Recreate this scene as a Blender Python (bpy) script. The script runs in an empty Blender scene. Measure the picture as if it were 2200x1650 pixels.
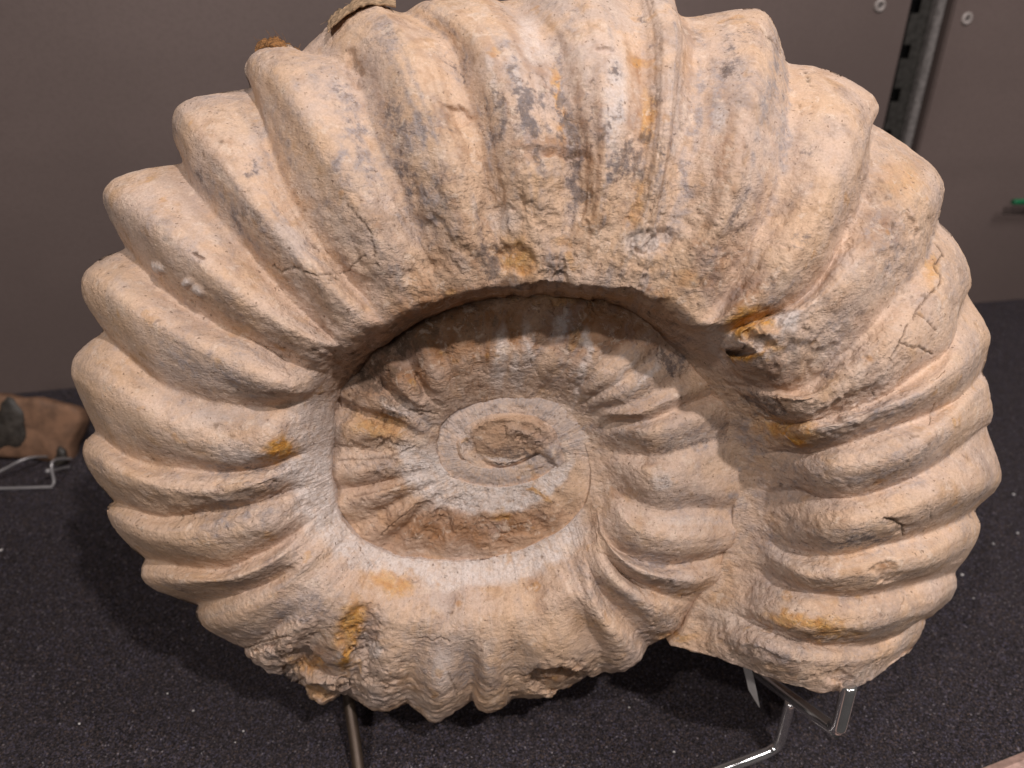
import bpy, bmesh, math, random
import numpy as np
from mathutils import Vector

random.seed(7)
rng = np.random.default_rng(7)
SC = bpy.context.scene
COL = SC.collection

# ------------------------------------------------------------------ camera
FPX = 1652.0                       # focal length in photograph pixels (2200 wide)
PITCH = math.radians(29.0)
HC = 0.445                         # camera height above the shelf (m)
CP, SP = math.cos(PITCH), math.sin(PITCH)
RIGHT = np.array([1.0, 0, 0]); UP = np.array([0, SP, CP]); FWD = np.array([0, CP, -SP])
CAMPOS = np.array([0, 0, HC])
cam = bpy.data.cameras.new("camera")
cam.sensor_width = 36.0
cam.lens = FPX / 2200.0 * 36.0
cam.clip_start = 0.01
cam.clip_end = 30.0
cam.dof.use_dof = True
cam.dof.focus_distance = 0.385
cam.dof.aperture_fstop = 7.5
camo = bpy.data.objects.new("camera", cam)
COL.objects.link(camo)
camo.location = CAMPOS
camo.rotation_euler = (math.pi / 2 - PITCH, 0, 0)
SC.camera = camo

# ------------------------------------------------------------------ world, lamps, exposure
world = bpy.data.worlds.new("World")
SC.world = world
world.use_nodes = True
bg = world.node_tree.nodes["Background"]
bg.inputs["Color"].default_value = (0.95, 0.88, 0.86, 1)
bg.inputs["Strength"].default_value = 0.032


def lamp(name, kind, pos, target, power, size, color, spot=None):
    l = bpy.data.lights.new(name, kind)
    l.energy = power
    l.color = color
    if kind == 'SPOT':
        l.spot_size = math.radians(spot); l.spot_blend = 0.6; l.shadow_soft_size = size
    else:
        l.shape = 'DISK'; l.size = size
    o = bpy.data.objects.new(name, l)
    COL.objects.link(o)
    o.location = pos
    o.rotation_euler = (Vector(target) - Vector(pos)).to_track_quat('-Z', 'Y').to_euler()
    return o


TGT = (0.02, 0.34, 0.26)
lamp("shop_spotlight", 'SPOT', (0.42, -0.32, 1.30), TGT, 49.0, 0.024, (1.0, 0.93, 0.91), 100)
lamp("second_spotlight", 'SPOT', (-0.44, -0.38, 1.28), TGT, 24.0, 0.024, (1.0, 0.92, 0.88), 75)
lamp("right_wall_fill", 'AREA', (1.15, 0.05, 1.7), (0.75, 0.9, 0.25), 13.0, 0.5, (1.0, 0.95, 0.95))  # added fill lamp, unseen, brightens the right wall panel
lamp("front_fill", 'AREA', (-0.4, -1.7, 1.35), (0, 0.3, 0.2), 8.0, 0.6, (1.0, 0.95, 0.95))  # unseen fill added behind the camera to lift the inner whorl's shadow

SC.view_settings.view_transform = 'Standard'
SC.view_settings.look = 'None'
SC.view_settings.exposure = 0.0
SC.view_settings.gamma = 1.0
SC.cycles.max_bounces = 6


# ------------------------------------------------------------------ measuring helpers
def ray(px, py):
    X = (np.asarray(px, float) - 1100.0) / FPX
    Y = (825.0 - np.asarray(py, float)) / FPX
    return X[..., None] * RIGHT + Y[..., None] * UP + FWD


def unproj(px, py, d):
    return CAMPOS + ray(px, py) * np.asarray(d, float)[..., None]


def on_shelf(px, py, z=0.0):
    r = ray(px, py)
    t = (z - HC) / r[..., 2]
    return CAMPOS + r * t[..., None]


WALL_ANG = math.radians(12.0)
WALL_P = np.array([0, HC / 0.4927, 0.0])
WALL_U = np.array([math.cos(WALL_ANG), math.sin(WALL_ANG), 0.0])
WALL_N = np.array([math.sin(WALL_ANG), -math.cos(WALL_ANG), 0.0])   # towards the viewer


def on_wall(px, py, off=0.0):
    r = ray(px, py)
    p0 = WALL_P + WALL_N * off
    t = ((p0 - CAMPOS) @ WALL_N) / (r @ WALL_N)
    p = CAMPOS + r * t[..., None]
    return (p - WALL_P) @ WALL_U, p[..., 2]


# ------------------------------------------------------------------ vector noise
_perm = rng.permutation(256).astype(np.int32)
_perm = np.concatenate([_perm, _perm, _perm])
_g = rng.normal(size=(256, 3)); _g /= np.linalg.norm(_g, axis=1)[:, None]
_g = _g.astype(np.float32)


def perlin(x, y, z):
    x = np.asarray(x, np.float32); y = np.asarray(y, np.float32); z = np.asarray(z, np.float32)
    xi = np.floor(x).astype(np.int32); yi = np.floor(y).astype(np.int32); zi = np.floor(z).astype(np.int32)
    xf = x - xi; yf = y - yi; zf = z - zi
    xi &= 255; yi &= 255; zi &= 255
    u = xf * xf * xf * (xf * (xf * 6 - 15) + 10)
    v = yf * yf * yf * (yf * (yf * 6 - 15) + 10)
    w = zf * zf * zf * (zf * (zf * 6 - 15) + 10)

    def gr(ix, iy, iz, fx, fy, fz):
        h = _perm[_perm[_perm[ix & 255] + (iy & 255)] + (iz & 255)]
        g = _g[h]
        return g[..., 0] * fx + g[..., 1] * fy + g[..., 2] * fz
    n000 = gr(xi, yi, zi, xf, yf, zf); n100 = gr(xi + 1, yi, zi, xf - 1, yf, zf)
    n010 = gr(xi, yi + 1, zi, xf, yf - 1, zf); n110 = gr(xi + 1, yi + 1, zi, xf - 1, yf - 1, zf)
    n001 = gr(xi, yi, zi + 1, xf, yf, zf - 1); n101 = gr(xi + 1, yi, zi + 1, xf - 1, yf, zf - 1)
    n011 = gr(xi, yi + 1, zi + 1, xf, yf - 1, zf - 1); n111 = gr(xi + 1, yi + 1, zi + 1, xf - 1, yf - 1, zf - 1)
    a = n000 + u * (n100 - n000); b = n010 + u * (n110 - n010)
    c = n001 + u * (n101 - n001); d = n011 + u * (n111 - n011)
    e = a + v * (b - a); f = c + v * (d - c)
    return (e + w * (f - e)) * 1.5


def pn(P, size, off=0.0):
    """noise of feature size `size` (m) at points P (...,3)"""
    k = 1.0 / size
    return perlin(P[..., 0] * k + off + 31.7, P[..., 1] * k + 1.7 * off + 11.3, P[..., 2] * k + 0.6 * off + 7.1)


def sstep(a, b, x):
    t = np.clip((x - a) / (b - a), 0, 1)
    return t * t * (3 - 2 * t)


# ------------------------------------------------------------------ object helpers
def tag(o, label=None, cat=None, group=None, kind=None):
    if label: o['label'] = label
    if cat: o['category'] = cat
    if group: o['group'] = group
    if kind: o['kind'] = kind
    return o


def empty(name, loc, label=None, cat=None, group=None):
    o = bpy.data.objects.new(name, None)
    COL.objects.link(o)
    o.location = loc
    o.empty_display_size = 0.02
    return tag(o, label, cat, group)


def link_mesh(name, me, mat, parent=None, base=None):
    o = bpy.data.objects.new(name, me)
    COL.objects.link(o)
    if mat: me.materials.append(mat)
    if parent is not None:
        o.parent = parent
    elif base is not None:
        o.location = base
    return o


def grid_mesh(name, V, closed_u=False, flip=False):
    """V (nu,nv,3) -> mesh"""
    nu, nv = V.shape[:2]
    idx = np.arange(nu * nv).reshape(nu, nv)
    a = idx[:-1, :-1].ravel(); b = idx[1:, :-1].ravel(); c = idx[1:, 1:].ravel(); d = idx[:-1, 1:].ravel()
    q = np.stack([a, d, c, b] if flip else [a, b, c, d], 1).astype(np.int32)
    me = bpy.data.meshes.new(name)
    me.vertices.add(nu * nv)
    me.vertices.foreach_set("co", V.reshape(-1).astype(np.float32))
    me.loops.add(q.size)
    me.loops.foreach_set("vertex_index", q.ravel())
    me.polygons.add(len(q))
    me.polygons.foreach_set("loop_start", np.arange(0, q.size, 4, dtype=np.int32))
    me.polygons.foreach_set("use_smooth", np.ones(len(q), bool))
    me.update(calc_edges=True)
    return me


def attr(me, name, arr):
    a = me.attributes.new(name, 'FLOAT', 'POINT')
    a.data.foreach_set("value", np.ascontiguousarray(arr, np.float32).ravel())


def bm_mesh(name, bm, smooth=True):
    me = bpy.data.meshes.new(name)
    bm.normal_update()
    bm.to_mesh(me); bm.free()
    if smooth:
        me.polygons.foreach_set("use_smooth", np.ones(len(me.polygons), bool))
    return me


def tube_mesh(name, pts, r, seg=20, sub=10, caps=True, base=(0, 0, 0)):
    """round wire through points (rounded bends), rounded ends"""
    P = [Vector(p) - Vector(base) for p in pts]
    path = []
    n = len(P)
    for i in range(n - 1):
        for k in range(sub):
            t = k / sub
            p0 = P[max(i - 1, 0)]; p1 = P[i]; p2 = P[i + 1]; p3 = P[min(i + 2, n - 1)]
            path.append(0.5 * ((2 * p1) + (p2 - p0) * t + (2 * p0 - 5 * p1 + 4 * p2 - p3) * t * t + (3 * p1 - p0 - 3 * p2 + p3) * t ** 3))
    path.append(P[-1])
    rad = [r] * len(path)
    if caps:
        d0 = (path[0] - path[1]).normalized(); d1 = (path[-1] - path[-2]).normalized()
        ex = [(0.25, 0.93), (0.36, 0.75), (0.42, 0.4)]
        path = [path[0] + d0 * r * e for e, _ in reversed(ex)] + path + [path[-1] + d1 * r * e for e, _ in ex]
        rad = [r * k for _, k in reversed(ex)] + rad + [r * k for _, k in ex]
    bm = bmesh.new()
    rings = []
    nrm = None
    for i, p in enumerate(path):
        t = (path[min(i + 1, len(path) - 1)] - path[max(i - 1, 0)]).normalized()
        if nrm is None:
            nrm = t.orthogonal().normalized()
        nrm = (nrm - t * nrm.dot(t)).normalized()
        bn = t.cross(nrm)
        rings.append([bm.verts.new(p + (nrm * math.cos(a) + bn * math.sin(a)) * rad[i])
                      for a in [2 * math.pi * k / seg for k in range(seg)]])
    for a, b in zip(rings[:-1], rings[1:]):
        for k in range(seg):
            bm.faces.new([a[k], a[(k + 1) % seg], b[(k + 1) % seg], b[k]])
    bm.faces.new(list(reversed(rings[0]))); bm.faces.new(rings[-1])
    return bm_mesh(name, bm)


def bend(p0, p1, p2, r):
    """points of a rounded corner p0-p1-p2"""
    p0, p1, p2 = map(lambda q: np.asarray(q, float), (p0, p1, p2))
    a = p1 + (p0 - p1) / np.linalg.norm(p0 - p1) * r
    b = p1 + (p2 - p1) / np.linalg.norm(p2 - p1) * r
    out = []
    for t in (0, .25, .5, .75, 1):
        out.append((1 - t) ** 2 * a + 2 * t * (1 - t) * p1 + t * t * b)
    return out


def box_bm(bm, o, u, v, w):
    """box from origin o with edge vectors u,v,w"""
    o, u, v, w = map(Vector, (o, u, v, w))
    vs = [bm.verts.new(o + a * u + b * v + c * w) for a in (0, 1) for b in (0, 1) for c in (0, 1)]
    for f in ((0, 1, 3, 2), (4, 6, 7, 5), (0, 4, 5, 1), (2, 3, 7, 6), (0, 2, 6, 4), (1, 5, 7, 3)):
        bm.faces.new([vs[i] for i in f])


# ------------------------------------------------------------------ materials
class NT:
    def __init__(s, name):
        s.m = bpy.data.materials.new(name); s.m.use_nodes = True
        s.n = s.m.node_tree.nodes; s.l = s.m.node_tree.links
        s.b = s.n["Principled BSDF"]
        s.tc = s.n.new("ShaderNodeTexCoord")

    def link(s, a, b): s.l.new(a, b)

    def noise(s, scale, detail=4, rough=0.55, vec=None, dist=0.0, lac=2.0):
        n = s.n.new("ShaderNodeTexNoise")
        n.inputs["Scale"].default_value = scale; n.inputs["Detail"].default_value = detail
        n.inputs["Roughness"].default_value = rough; n.inputs["Distortion"].default_value = dist
        s.link(vec or s.tc.outputs["Object"], n.inputs["Vector"])
        return n.outputs["Fac"]

    def voro(s, scale, feature='F1', vec=None, rand=1.0):
        n = s.n.new("ShaderNodeTexVoronoi"); n.feature = feature
        n.inputs["Scale"].default_value = scale
        n.inputs["Randomness"].default_value = rand
        s.link(vec or s.tc.outputs["Object"], n.inputs["Vector"])
        return n

    def mapping(s, scale, rot=(0, 0, 0)):
        n = s.n.new("ShaderNodeMapping")
        n.inputs["Scale"].default_value = scale; n.inputs["Rotation"].default_value = rot
        s.link(s.tc.outputs["Object"], n.inputs["Vector"])
        return n.outputs["Vector"]

    def ramp(s, fac, lo, hi, a=0.0, b=1.0):
        n = s.n.new("ShaderNodeMapRange"); n.interpolation_type = 'SMOOTHSTEP'
        n.inputs["From Min"].default_value = lo; n.inputs["From Max"].default_value = hi
        n.inputs["To Min"].default_value = a; n.inputs["To Max"].default_value = b
        s.link(fac, n.inputs["Value"])
        return n.outputs["Result"]

    def math(s, op, a, b=None, clamp=False):
        n = s.n.new("ShaderNodeMath"); n.operation = op; n.use_clamp = clamp
        for i, x in enumerate((a, b)):
            if x is None: continue
            if isinstance(x, (int, float)): n.inputs[i].default_value = x
            else: s.link(x, n.inputs[i])
        return n.outputs[0]

    def mix(s, fac, a, b, mode='MIX'):
        n = s.n.new("ShaderNodeMix"); n.data_type = 'RGBA'; n.blend_type = mode; n.clamp_factor = True
        for sock, x in ((n.inputs[0], fac), (n.inputs[6], a), (n.inputs[7], b)):
            if isinstance(x, (int, float)): sock.default_value = x
            elif isinstance(x, tuple): sock.default_value = (*x, 1) if len(x) == 3 else x
            else: s.link(x, sock)
        return n.outputs[2]

    def attr(s, name):
        n = s.n.new("ShaderNodeAttribute"); n.attribute_name = name
        return n.outputs["Fac"]

    def bump(s, h, strength, dist, prev=None):
        n = s.n.new("ShaderNodeBump")
        n.inputs["Strength"].default_value = strength; n.inputs["Distance"].default_value = dist
        s.link(h, n.inputs["Height"])
        if prev: s.link(prev, n.inputs["Normal"])
        return n.outputs["Normal"]

    def out(s, color=None, rough=None, metal=None, normal=None, spec=None):
        for key, x in (("Base Color", color), ("Roughness", rough), ("Metallic", metal), ("Normal", normal), ("Specular IOR Level", spec)):
            if x is None: continue
            if isinstance(x, (int, float)): s.b.inputs[key].default_value = x
            elif isinstance(x, tuple): s.b.inputs[key].default_value = (*x, 1)
            else: s.link(x, s.b.inputs[key])
        return s.m


def fossil_material():
    t = NT("fossil_stone")
    n1 = t.noise(16, 5, 0.6); n2 = t.noise(55, 6, 0.62, dist=0.4); n3 = t.noise(230, 5, 0.65); n4 = t.noise(900, 3, 0.7)
    n5 = t.noise(34, 5, 0.6, vec=t.mapping((1, 1, 1), (0.6, 0.2, 1.1)), dist=0.8)
    c = t.mix(t.ramp(n1, 0.34, 0.66), (0.64, 0.438, 0.297), (0.61, 0.457, 0.366))
    c = t.mix(t.math('MULTIPLY', t.ramp(n5, 0.50, 0.66), 0.55), c, (0.66, 0.535, 0.45))
    c = t.mix(t.math('MULTIPLY', t.ramp(n2, 0.52, 0.72), 0.55), c, (0.56, 0.33, 0.16))
    n6 = t.noise(9, 3, 0.5, vec=t.mapping((1, 1, 1), (1.3, 0.4, 0.2)))
    c = t.mix(t.math('MULTIPLY', t.ramp(t.math('ADD', t.math('MULTIPLY', n6, .6), t.math('MULTIPLY', n5, .4)), 0.50, 0.60), 0.5), c, (0.60, 0.385, 0.225))
    c = t.mix(t.math('MULTIPLY', t.ramp(t.math('ADD', t.math('MULTIPLY', n6, .5), t.math('MULTIPLY', n2, .5)), 0.47, 0.38), 0.5), c, (0.50, 0.42, 0.385))
    # brown
    br = t.math('MULTIPLY', t.attr("brown"), t.ramp(n2, 0.28, 0.62, 0.45, 1.0), True)
    c = t.mix(br, c, (0.285, 0.132, 0.055))
    # grey patches, many along the rib valleys
    gy = t.math('MULTIPLY', t.attr("grey"), t.ramp(t.math('ADD', t.math('MULTIPLY', n3, 0.6), t.math('MULTIPLY', n2, 0.4)), 0.40, 0.60, 0.25, 1.0), True)
    c = t.mix(gy, c, (0.345, 0.305, 0.305))
    # white calcite
    wh = t.math('MULTIPLY', t.attr("white"), t.ramp(n3, 0.30, 0.56, 0.35, 1.0), True)
    c = t.mix(wh, c, (0.70, 0.61, 0.56))
    # ochre
    oc = t.math('MULTIPLY', t.attr("ochre"), t.ramp(n2, 0.30, 0.55, 0.55, 1.0), True)
    c = t.mix(oc, c, t.mix(t.ramp(n3, 0.4, 0.62), (0.50, 0.21, 0.022), (0.66, 0.35, 0.08)))
    # dark manganese, broken up finely
    fine = t.math('ADD', t.math('MULTIPLY', n3, 0.5), t.math('MULTIPLY', t.noise(620, 4, 0.7, dist=1.0), 0.5))
    dk = t.ramp(t.math('ADD', t.math('MULTIPLY', t.attr("dark"), 0.90), t.math('MULTIPLY', t.math('SUBTRACT', t.math('ADD', t.math('MULTIPLY', fine, 0.72), t.math('MULTIPLY', n4, 0.28)), 0.5), 3.6)), 0.22, 0.92)
    c = t.mix(t.math('MULTIPLY', dk, 0.86), c, t.mix(t.ramp(n2, 0.4, 0.6), t.mix(t.attr("brown"), (0.115, 0.100, 0.105), (0.105, 0.065, 0.042)), t.mix(t.attr("brown"), (0.20, 0.175, 0.175), (0.17, 0.105, 0.062))))
    # dirt in the cracks and pits, plus painted shade of cavity and rib valleys
    c = t.mix(t.attr("crack_shade"), c, (0.075, 0.042, 0.022))
    c = t.mix(t.ramp(t.math('ADD', t.math('MULTIPLY', n3, .65), t.math('MULTIPLY', n2, .35)), 0.53, 0.64, 0, 0.42), c, (0.36, 0.235, 0.150))
    c = t.mix(t.ramp(t.noise(150, 5, 0.7, dist=0.5), 0.55, 0.66, 0, 0.5), c, (0.73, 0.585, 0.47))
    # fine grain and specks
    c = t.mix(t.ramp(n4, 0.35, 0.68, 0.0, 0.30), c, (0.30, 0.20, 0.13))
    sp = t.ramp(t.noise(420, 2, 0.5), 0.67, 0.73)
    c = t.mix(t.math('MULTIPLY', sp, 0.7), c, (0.16, 0.10, 0.065))
    # fine relief
    st = t.noise(520, 4, 0.65, vec=t.mapping((0.55, 0.55, 1.6), (0.5, 0.5, 0)))
    ra = t.attr("rough")
    b = t.bump(t.math('MULTIPLY', n3, ra), 0.8, 0.0020)
    b = t.bump(t.math('MULTIPLY', st, ra), 0.8, 0.0012, b)
    b = t.bump(t.math('MULTIPLY', t.noise(430, 4, 0.7, dist=0.6), ra), 0.7, 0.0013, b)
    b = t.bump(n4, 0.45, 0.00035, b)
    return t.out(c, t.ramp(n3, 0.3, 0.7, 0.72, 0.92), None, b, 0.25)


def carpet_material():
    t = NT("needle_felt_carpet")
    v = t.voro(1050); w = t.voro(700, vec=t.mapping((1, 0.45, 1), (0, 0, 0.7)))
    n = t.noise(750, 3, 0.7); m = t.noise(7, 4, 0.55); f = t.noise(1250, 2, 0.7)
    a = t.n.new("ShaderNodeSeparateColor"); t.link(v.outputs["Color"], a.inputs[0])
    b_ = t.n.new("ShaderNodeSeparateColor"); t.link(w.outputs["Color"], b_.inputs[0])
    c = t.mix(t.math('POWER', a.outputs[0], 1.8), (0.010, 0.008, 0.009), (0.092, 0.074, 0.080))
    c = t.mix(t.math('MULTIPLY', t.ramp(b_.outputs[0], 0.45, 0.95), 0.65), c, (0.058, 0.047, 0.053))
    c = t.mix(t.ramp(a.outputs[1], 0.70, 0.98, 0, 0.7), c, (0.125, 0.112, 0.165))
    c = t.mix(t.ramp(a.outputs[2], 0.80, 1.0, 0, 0.7), c, (0.150, 0.100, 0.078))
    c = t.mix(t.ramp(n, 0.36, 0.52, 0.92, 0), c, (0.007, 0.005, 0.005))
    c = t.mix(t.math('MULTIPLY', t.ramp(a.outputs[0], 0.975, 0.995), t.ramp(f, 0.45, 0.55)), c, (0.36, 0.32, 0.34))
    c = t.mix(t.ramp(m, 0.35, 0.7, 0, 0.3), c, (0.040, 0.032, 0.034))
    b = t.bump(n, 0.9, 0.0025)
    b = t.bump(f, 0.8, 0.0010, b)
    return t.out(c, 0.9, None, b, 0.25)


def wall_material(name, tone):
    t = NT(name)
    n = t.noise(3.0, 4, 0.5); g = t.noise(260, 3, 0.6); h = t.noise(2.2, 2, 0.5, vec=t.mapping((1, 1, 6)))
    a = tuple(x * 0.86 for x in tone); bb = tuple(x * 1.1 for x in tone)
    c = t.mix(t.ramp(n, 0.3, 0.7), a, bb)
    c = t.mix(t.ramp(h, 0.4, 0.7, 0, 0.3), c, tuple(x * 0.85 for x in tone))
    c = t.mix(t.ramp(g, 0.4, 0.7, 0, 0.25), c, tuple(x * 0.7 for x in tone))
    return t.out(c, 0.55, None, t.bump(g, 0.25, 0.0006), 0.3)


def simple(name, col, rough=0.5, metal=0.0, scale=200, var=0.25, bump=0.0004):
    t = NT(name)
    n = t.noise(scale, 4, 0.6)
    c = t.mix(t.ramp(n, 0.3, 0.7), tuple(x * (1 - var) for x in col), tuple(min(1, x * (1 + var)) for x in col))
    return t.out(c, t.ramp(n, 0.2, 0.8, rough * 0.8, min(1, rough * 1.2)), metal, t.bump(n, 0.3, bump))


M_FOSSIL = fossil_material()
M_CARPET = carpet_material()
M_WALL = wall_material("painted_back_panel", (0.132, 0.098, 0.088))
M_CHROME = simple("chromed_wire", (0.92, 0.90, 0.89), 0.14, 0.93, 90, 0.06, 0.00003)
M_CHROME_BROWN = simple("chrome_brown_reflection", (0.070, 0.048, 0.034), 0.5, 0.5, 90, 0.2, 0.0001)  # left chrome rod's brown reflection put into its base colour
M_WIRE = simple("plain_steel_wire", (0.34, 0.32, 0.32), 0.35, 0.45, 90, 0.1, 0.00003)
M_RAIL = simple("dull_zinc_rail", (0.035, 0.032, 0.028), 0.5, 0.2)
M_FLANGE = simple("bright_steel_flange", (0.20, 0.18, 0.17), 0.45, 0.3)
M_BLACK = simple("gap_black", (0.008, 0.007, 0.006), 0.8)
M_SCREW = simple("screw_head_plastic", (0.30, 0.26, 0.24), 0.4)
M_SCREWREC = simple("screw_recess", (0.10, 0.085, 0.08), 0.5)
M_SLAB = simple("brown_slab_stone", (0.175, 0.092, 0.052), 0.8, 0, 60, 0.3, 0.0015)
M_DARKFOS = simple("dark_fossil_patch", (0.035, 0.028, 0.022), 0.6, 0, 120, 0.4, 0.002)
M_GREEN = simple("green_plastic", (0.012, 0.12, 0.05), 0.35)
M_PAPER = simple("white_label_paper", (0.72, 0.69, 0.67), 0.7, 0, 300, 0.04)
M_SCRAP = simple("torn_brown_fibre", (0.22, 0.10, 0.03), 0.9, 0, 500, 0.6, 0.002)
M_SCRAP2 = simple("torn_tan_fibre", (0.33, 0.22, 0.13), 0.9, 0, 400, 0.4, 0.002)
M_CRUMB = simple("pale_crumb", (0.6, 0.57, 0.55), 0.8)
M_EDGE = simple("pinkish_shelf_edge", (0.42, 0.27, 0.22), 0.6)

# ------------------------------------------------------------------ setting: shelf, edge, wall
def build_setting():
    # shelf: fine sheet with real low felt relief, its front edge measured at the lower right corner
    e0 = on_shelf(np.array(2090.), np.array(1650.)); e1 = on_shelf(np.array(2200.), np.array(1607.))
    d = (e1 - e0) / np.linalg.norm(e1 - e0)
    nrm = np.array([-d[1], d[0], 0.0])           # to the back
    nx, ny = 560, 560
    uu = np.linspace(-1.15, 0.95, nx); vv = np.linspace(0.0, 1.25, ny)
    U, W = np.meshgrid(uu, vv, indexing='ij')
    P = e0 + U[..., None] * d + W[..., None] * nrm
    P[..., 2] = 0.0008 * pn(P, 0.010) + 0.0005 * pn(P, 0.005, 3) + 0.002 * pn(P, 0.12, 5)
    P[:, 0, 2] -= 0.003; P[:, 1, 2] -= 0.0012
    me = grid_mesh("shelf", P)
    o = link_mesh("shelf", me, M_CARPET)
    tag(o, "dark brown grey flecked carpet covering the display shelf", kind="structure")
    # rounded front edge board
    prof = [(-0.0005, -0.0035), (-0.006, -0.0008), (-0.0105, -0.0015), (-0.0125, -0.006), (-0.0125, -0.035), (-0.0005, -0.035)]
    bm = bmesh.new()
    rows = []
    for u in (-1.15, 0.95):
        rows.append([bm.verts.new(Vector(e0 + u * d + a * nrm + np.array([0, 0, b]))) for a, b in prof])
    for k in range(len(prof) - 1):
        bm.faces.new([rows[0][k], rows[1][k], rows[1][k + 1], rows[0][k + 1]])
    eo = link_mesh("edge_strip", bm_mesh("edge_strip", bm, False), M_EDGE, o)
    eo['label'] = "pinkish edge strip along the front of the shelf"

    # back wall
    ul, _ = on_wall(np.array(1927.), np.array(150.)); ur, _ = on_wall(np.array(2015.), np.array(150.))
    W_ = empty("wall", tuple(WALL_P)); tag(W_, "matt brown grey back wall made of two painted panels", kind="structure")

    def wp(u, z, off):
        return WALL_U * u + WALL_N * off + np.array([0, 0, z])
    for (a, b, lab) in ((-1.3, float(ul), "wide left back panel"), (float(ur), 1.3, "right back panel beyond the slotted rail")):
        bm = bmesh.new()
        box_bm(bm, wp(a, -0.002, 0.0), WALL_U * (b - a), -WALL_N * 0.018, (0, 0, 1.25))
        bmesh.ops.bevel(bm, geom=[e for e in bm.edges], offset=0.002, segments=2, affect='EDGES')
        p = link_mesh("panel", bm_mesh("panel", bm, False), M_WALL, W_)
        p['label'] = lab
    bm = bmesh.new()
    box_bm(bm, wp(-1.3, -0.01, -0.05), WALL_U * 2.6, -WALL_N * 0.01, (0, 0, 1.26))
    link_mesh("backing_board", bm_mesh("backing_board", bm, False), M_BLACK, W_)  # near-black board makes the gap between the panels dark
    # screw heads
    for (sx, sy) in ((1890, 12), (2077, 40)):
        u, z = on_wall(np.array(float(sx)), np.array(float(sy)))
        c = wp(float(u), float(z), 0.0)
        def disc(name, r0, r1, h0, h1, mat, parent):
            bm = bmesh.new()
            n = 28
            vz = np.array([0, 0, 1.0])
            R = []
            for (r, h) in ((r1, 0.0), (r1, h0), (r0 + (r1 - r0) * .5, h1), (r0, h0), (r0, -0.0)):
                R.append([bm.verts.new(Vector(c + WALL_N * h + (WALL_U * math.cos(t) + vz * math.sin(t)) * r)) for t in [2 * math.pi * k / n for k in range(n)]])
            for A, B in zip(R[:-1], R[1:]):
                for k in range(n):
                    bm.faces.new([A[k], A[(k + 1) % n], B[(k + 1) % n], B[k]])
            return link_mesh(name, bm_mesh(name, bm), mat, parent)
        s = disc("screw_cap", 0.0030, 0.0072, 0.0012, 0.0022, M_SCREW, W_)
        bm = bmesh.new()
        bmesh.ops.create_circle(bm, cap_ends=True, segments=20, radius=0.0031)
        q = Vector(WALL_N).to_track_quat('Z', 'Y').to_matrix().to_4x4()
        q.translation = Vector(c + WALL_N * 0.0006)
        bmesh.ops.transform(bm, matrix=q, verts=bm.verts)
        link_mesh("screw_recess", bm_mesh("screw_recess", bm, False), M_SCREWREC, s)

    # slotted upright rail in the gap
    base = WALL_P + WALL_U * float(ul)
    r = empty("slotted_rail", tuple(base), "dull metal slotted shelf rail standing in the wall gap", "rail")
    gap = float(ur) - float(ul)
    # web with slots: strips between slot openings
    x0, x1 = 0.16 * gap, 0.62 * gap
    slot_w = (x1 - x0) * 0.42
    bm = bmesh.new()
    z = 0.003
    pitch = 0.050
    box_bm(bm, WALL_U * (x0 + slot_w) + WALL_N * -0.010, WALL_U * (x1 - x0 - slot_w), -WALL_N * 0.002, (0, 0, 1.2))
    while z < 1.2:
        box_bm(bm, WALL_U * x0 + WALL_N * -0.010 + np.array([0, 0, z]), WALL_U * (slot_w - 0.00005), -WALL_N * 0.002, (0, 0, pitch - 0.016))
        z += pitch
    link_mesh("slotted_web", bm_mesh("slotted_web", bm, False), M_RAIL, r)
    bm = bmesh.new()
    box_bm(bm, WALL_U * x1 + WALL_N * -0.0005, WALL_U * (0.20 * gap), -WALL_N * 0.011, (0, 0, 1.2))
    bmesh.ops.bevel(bm, geom=[e for e in bm.edges], offset=0.0012, segments=2, affect='EDGES')
    link_mesh("flange", bm_mesh("flange", bm, False), M_FLANGE, r)

    # green plastic peg at the right edge
    u, z = on_wall(np.array(2178.), np.array(434.), 0.02)
    p0 = WALL_P + WALL_U * float(u) + WALL_N * 0.02 + np.array([0, 0, float(z)])
    p1 = p0 + WALL_U * 0.07 + np.array([0, 0, -0.004])
    pe = empty("plastic_clip", tuple(p0), "green plastic clip on the right wall panel at the photo edge", "clip")
    link_mesh("grip", tube_mesh("grip", [p0, p0 * .6 + p1 * .4, p1], 0.0042, base=p0), M_GREEN, pe)
    link_mesh("collar", tube_mesh("collar", [p0 + WALL_U * .045, p0 + WALL_U * .052, p0 + WALL_U * .058], 0.0058, base=p0), M_GREEN, pe)


build_setting()

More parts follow.
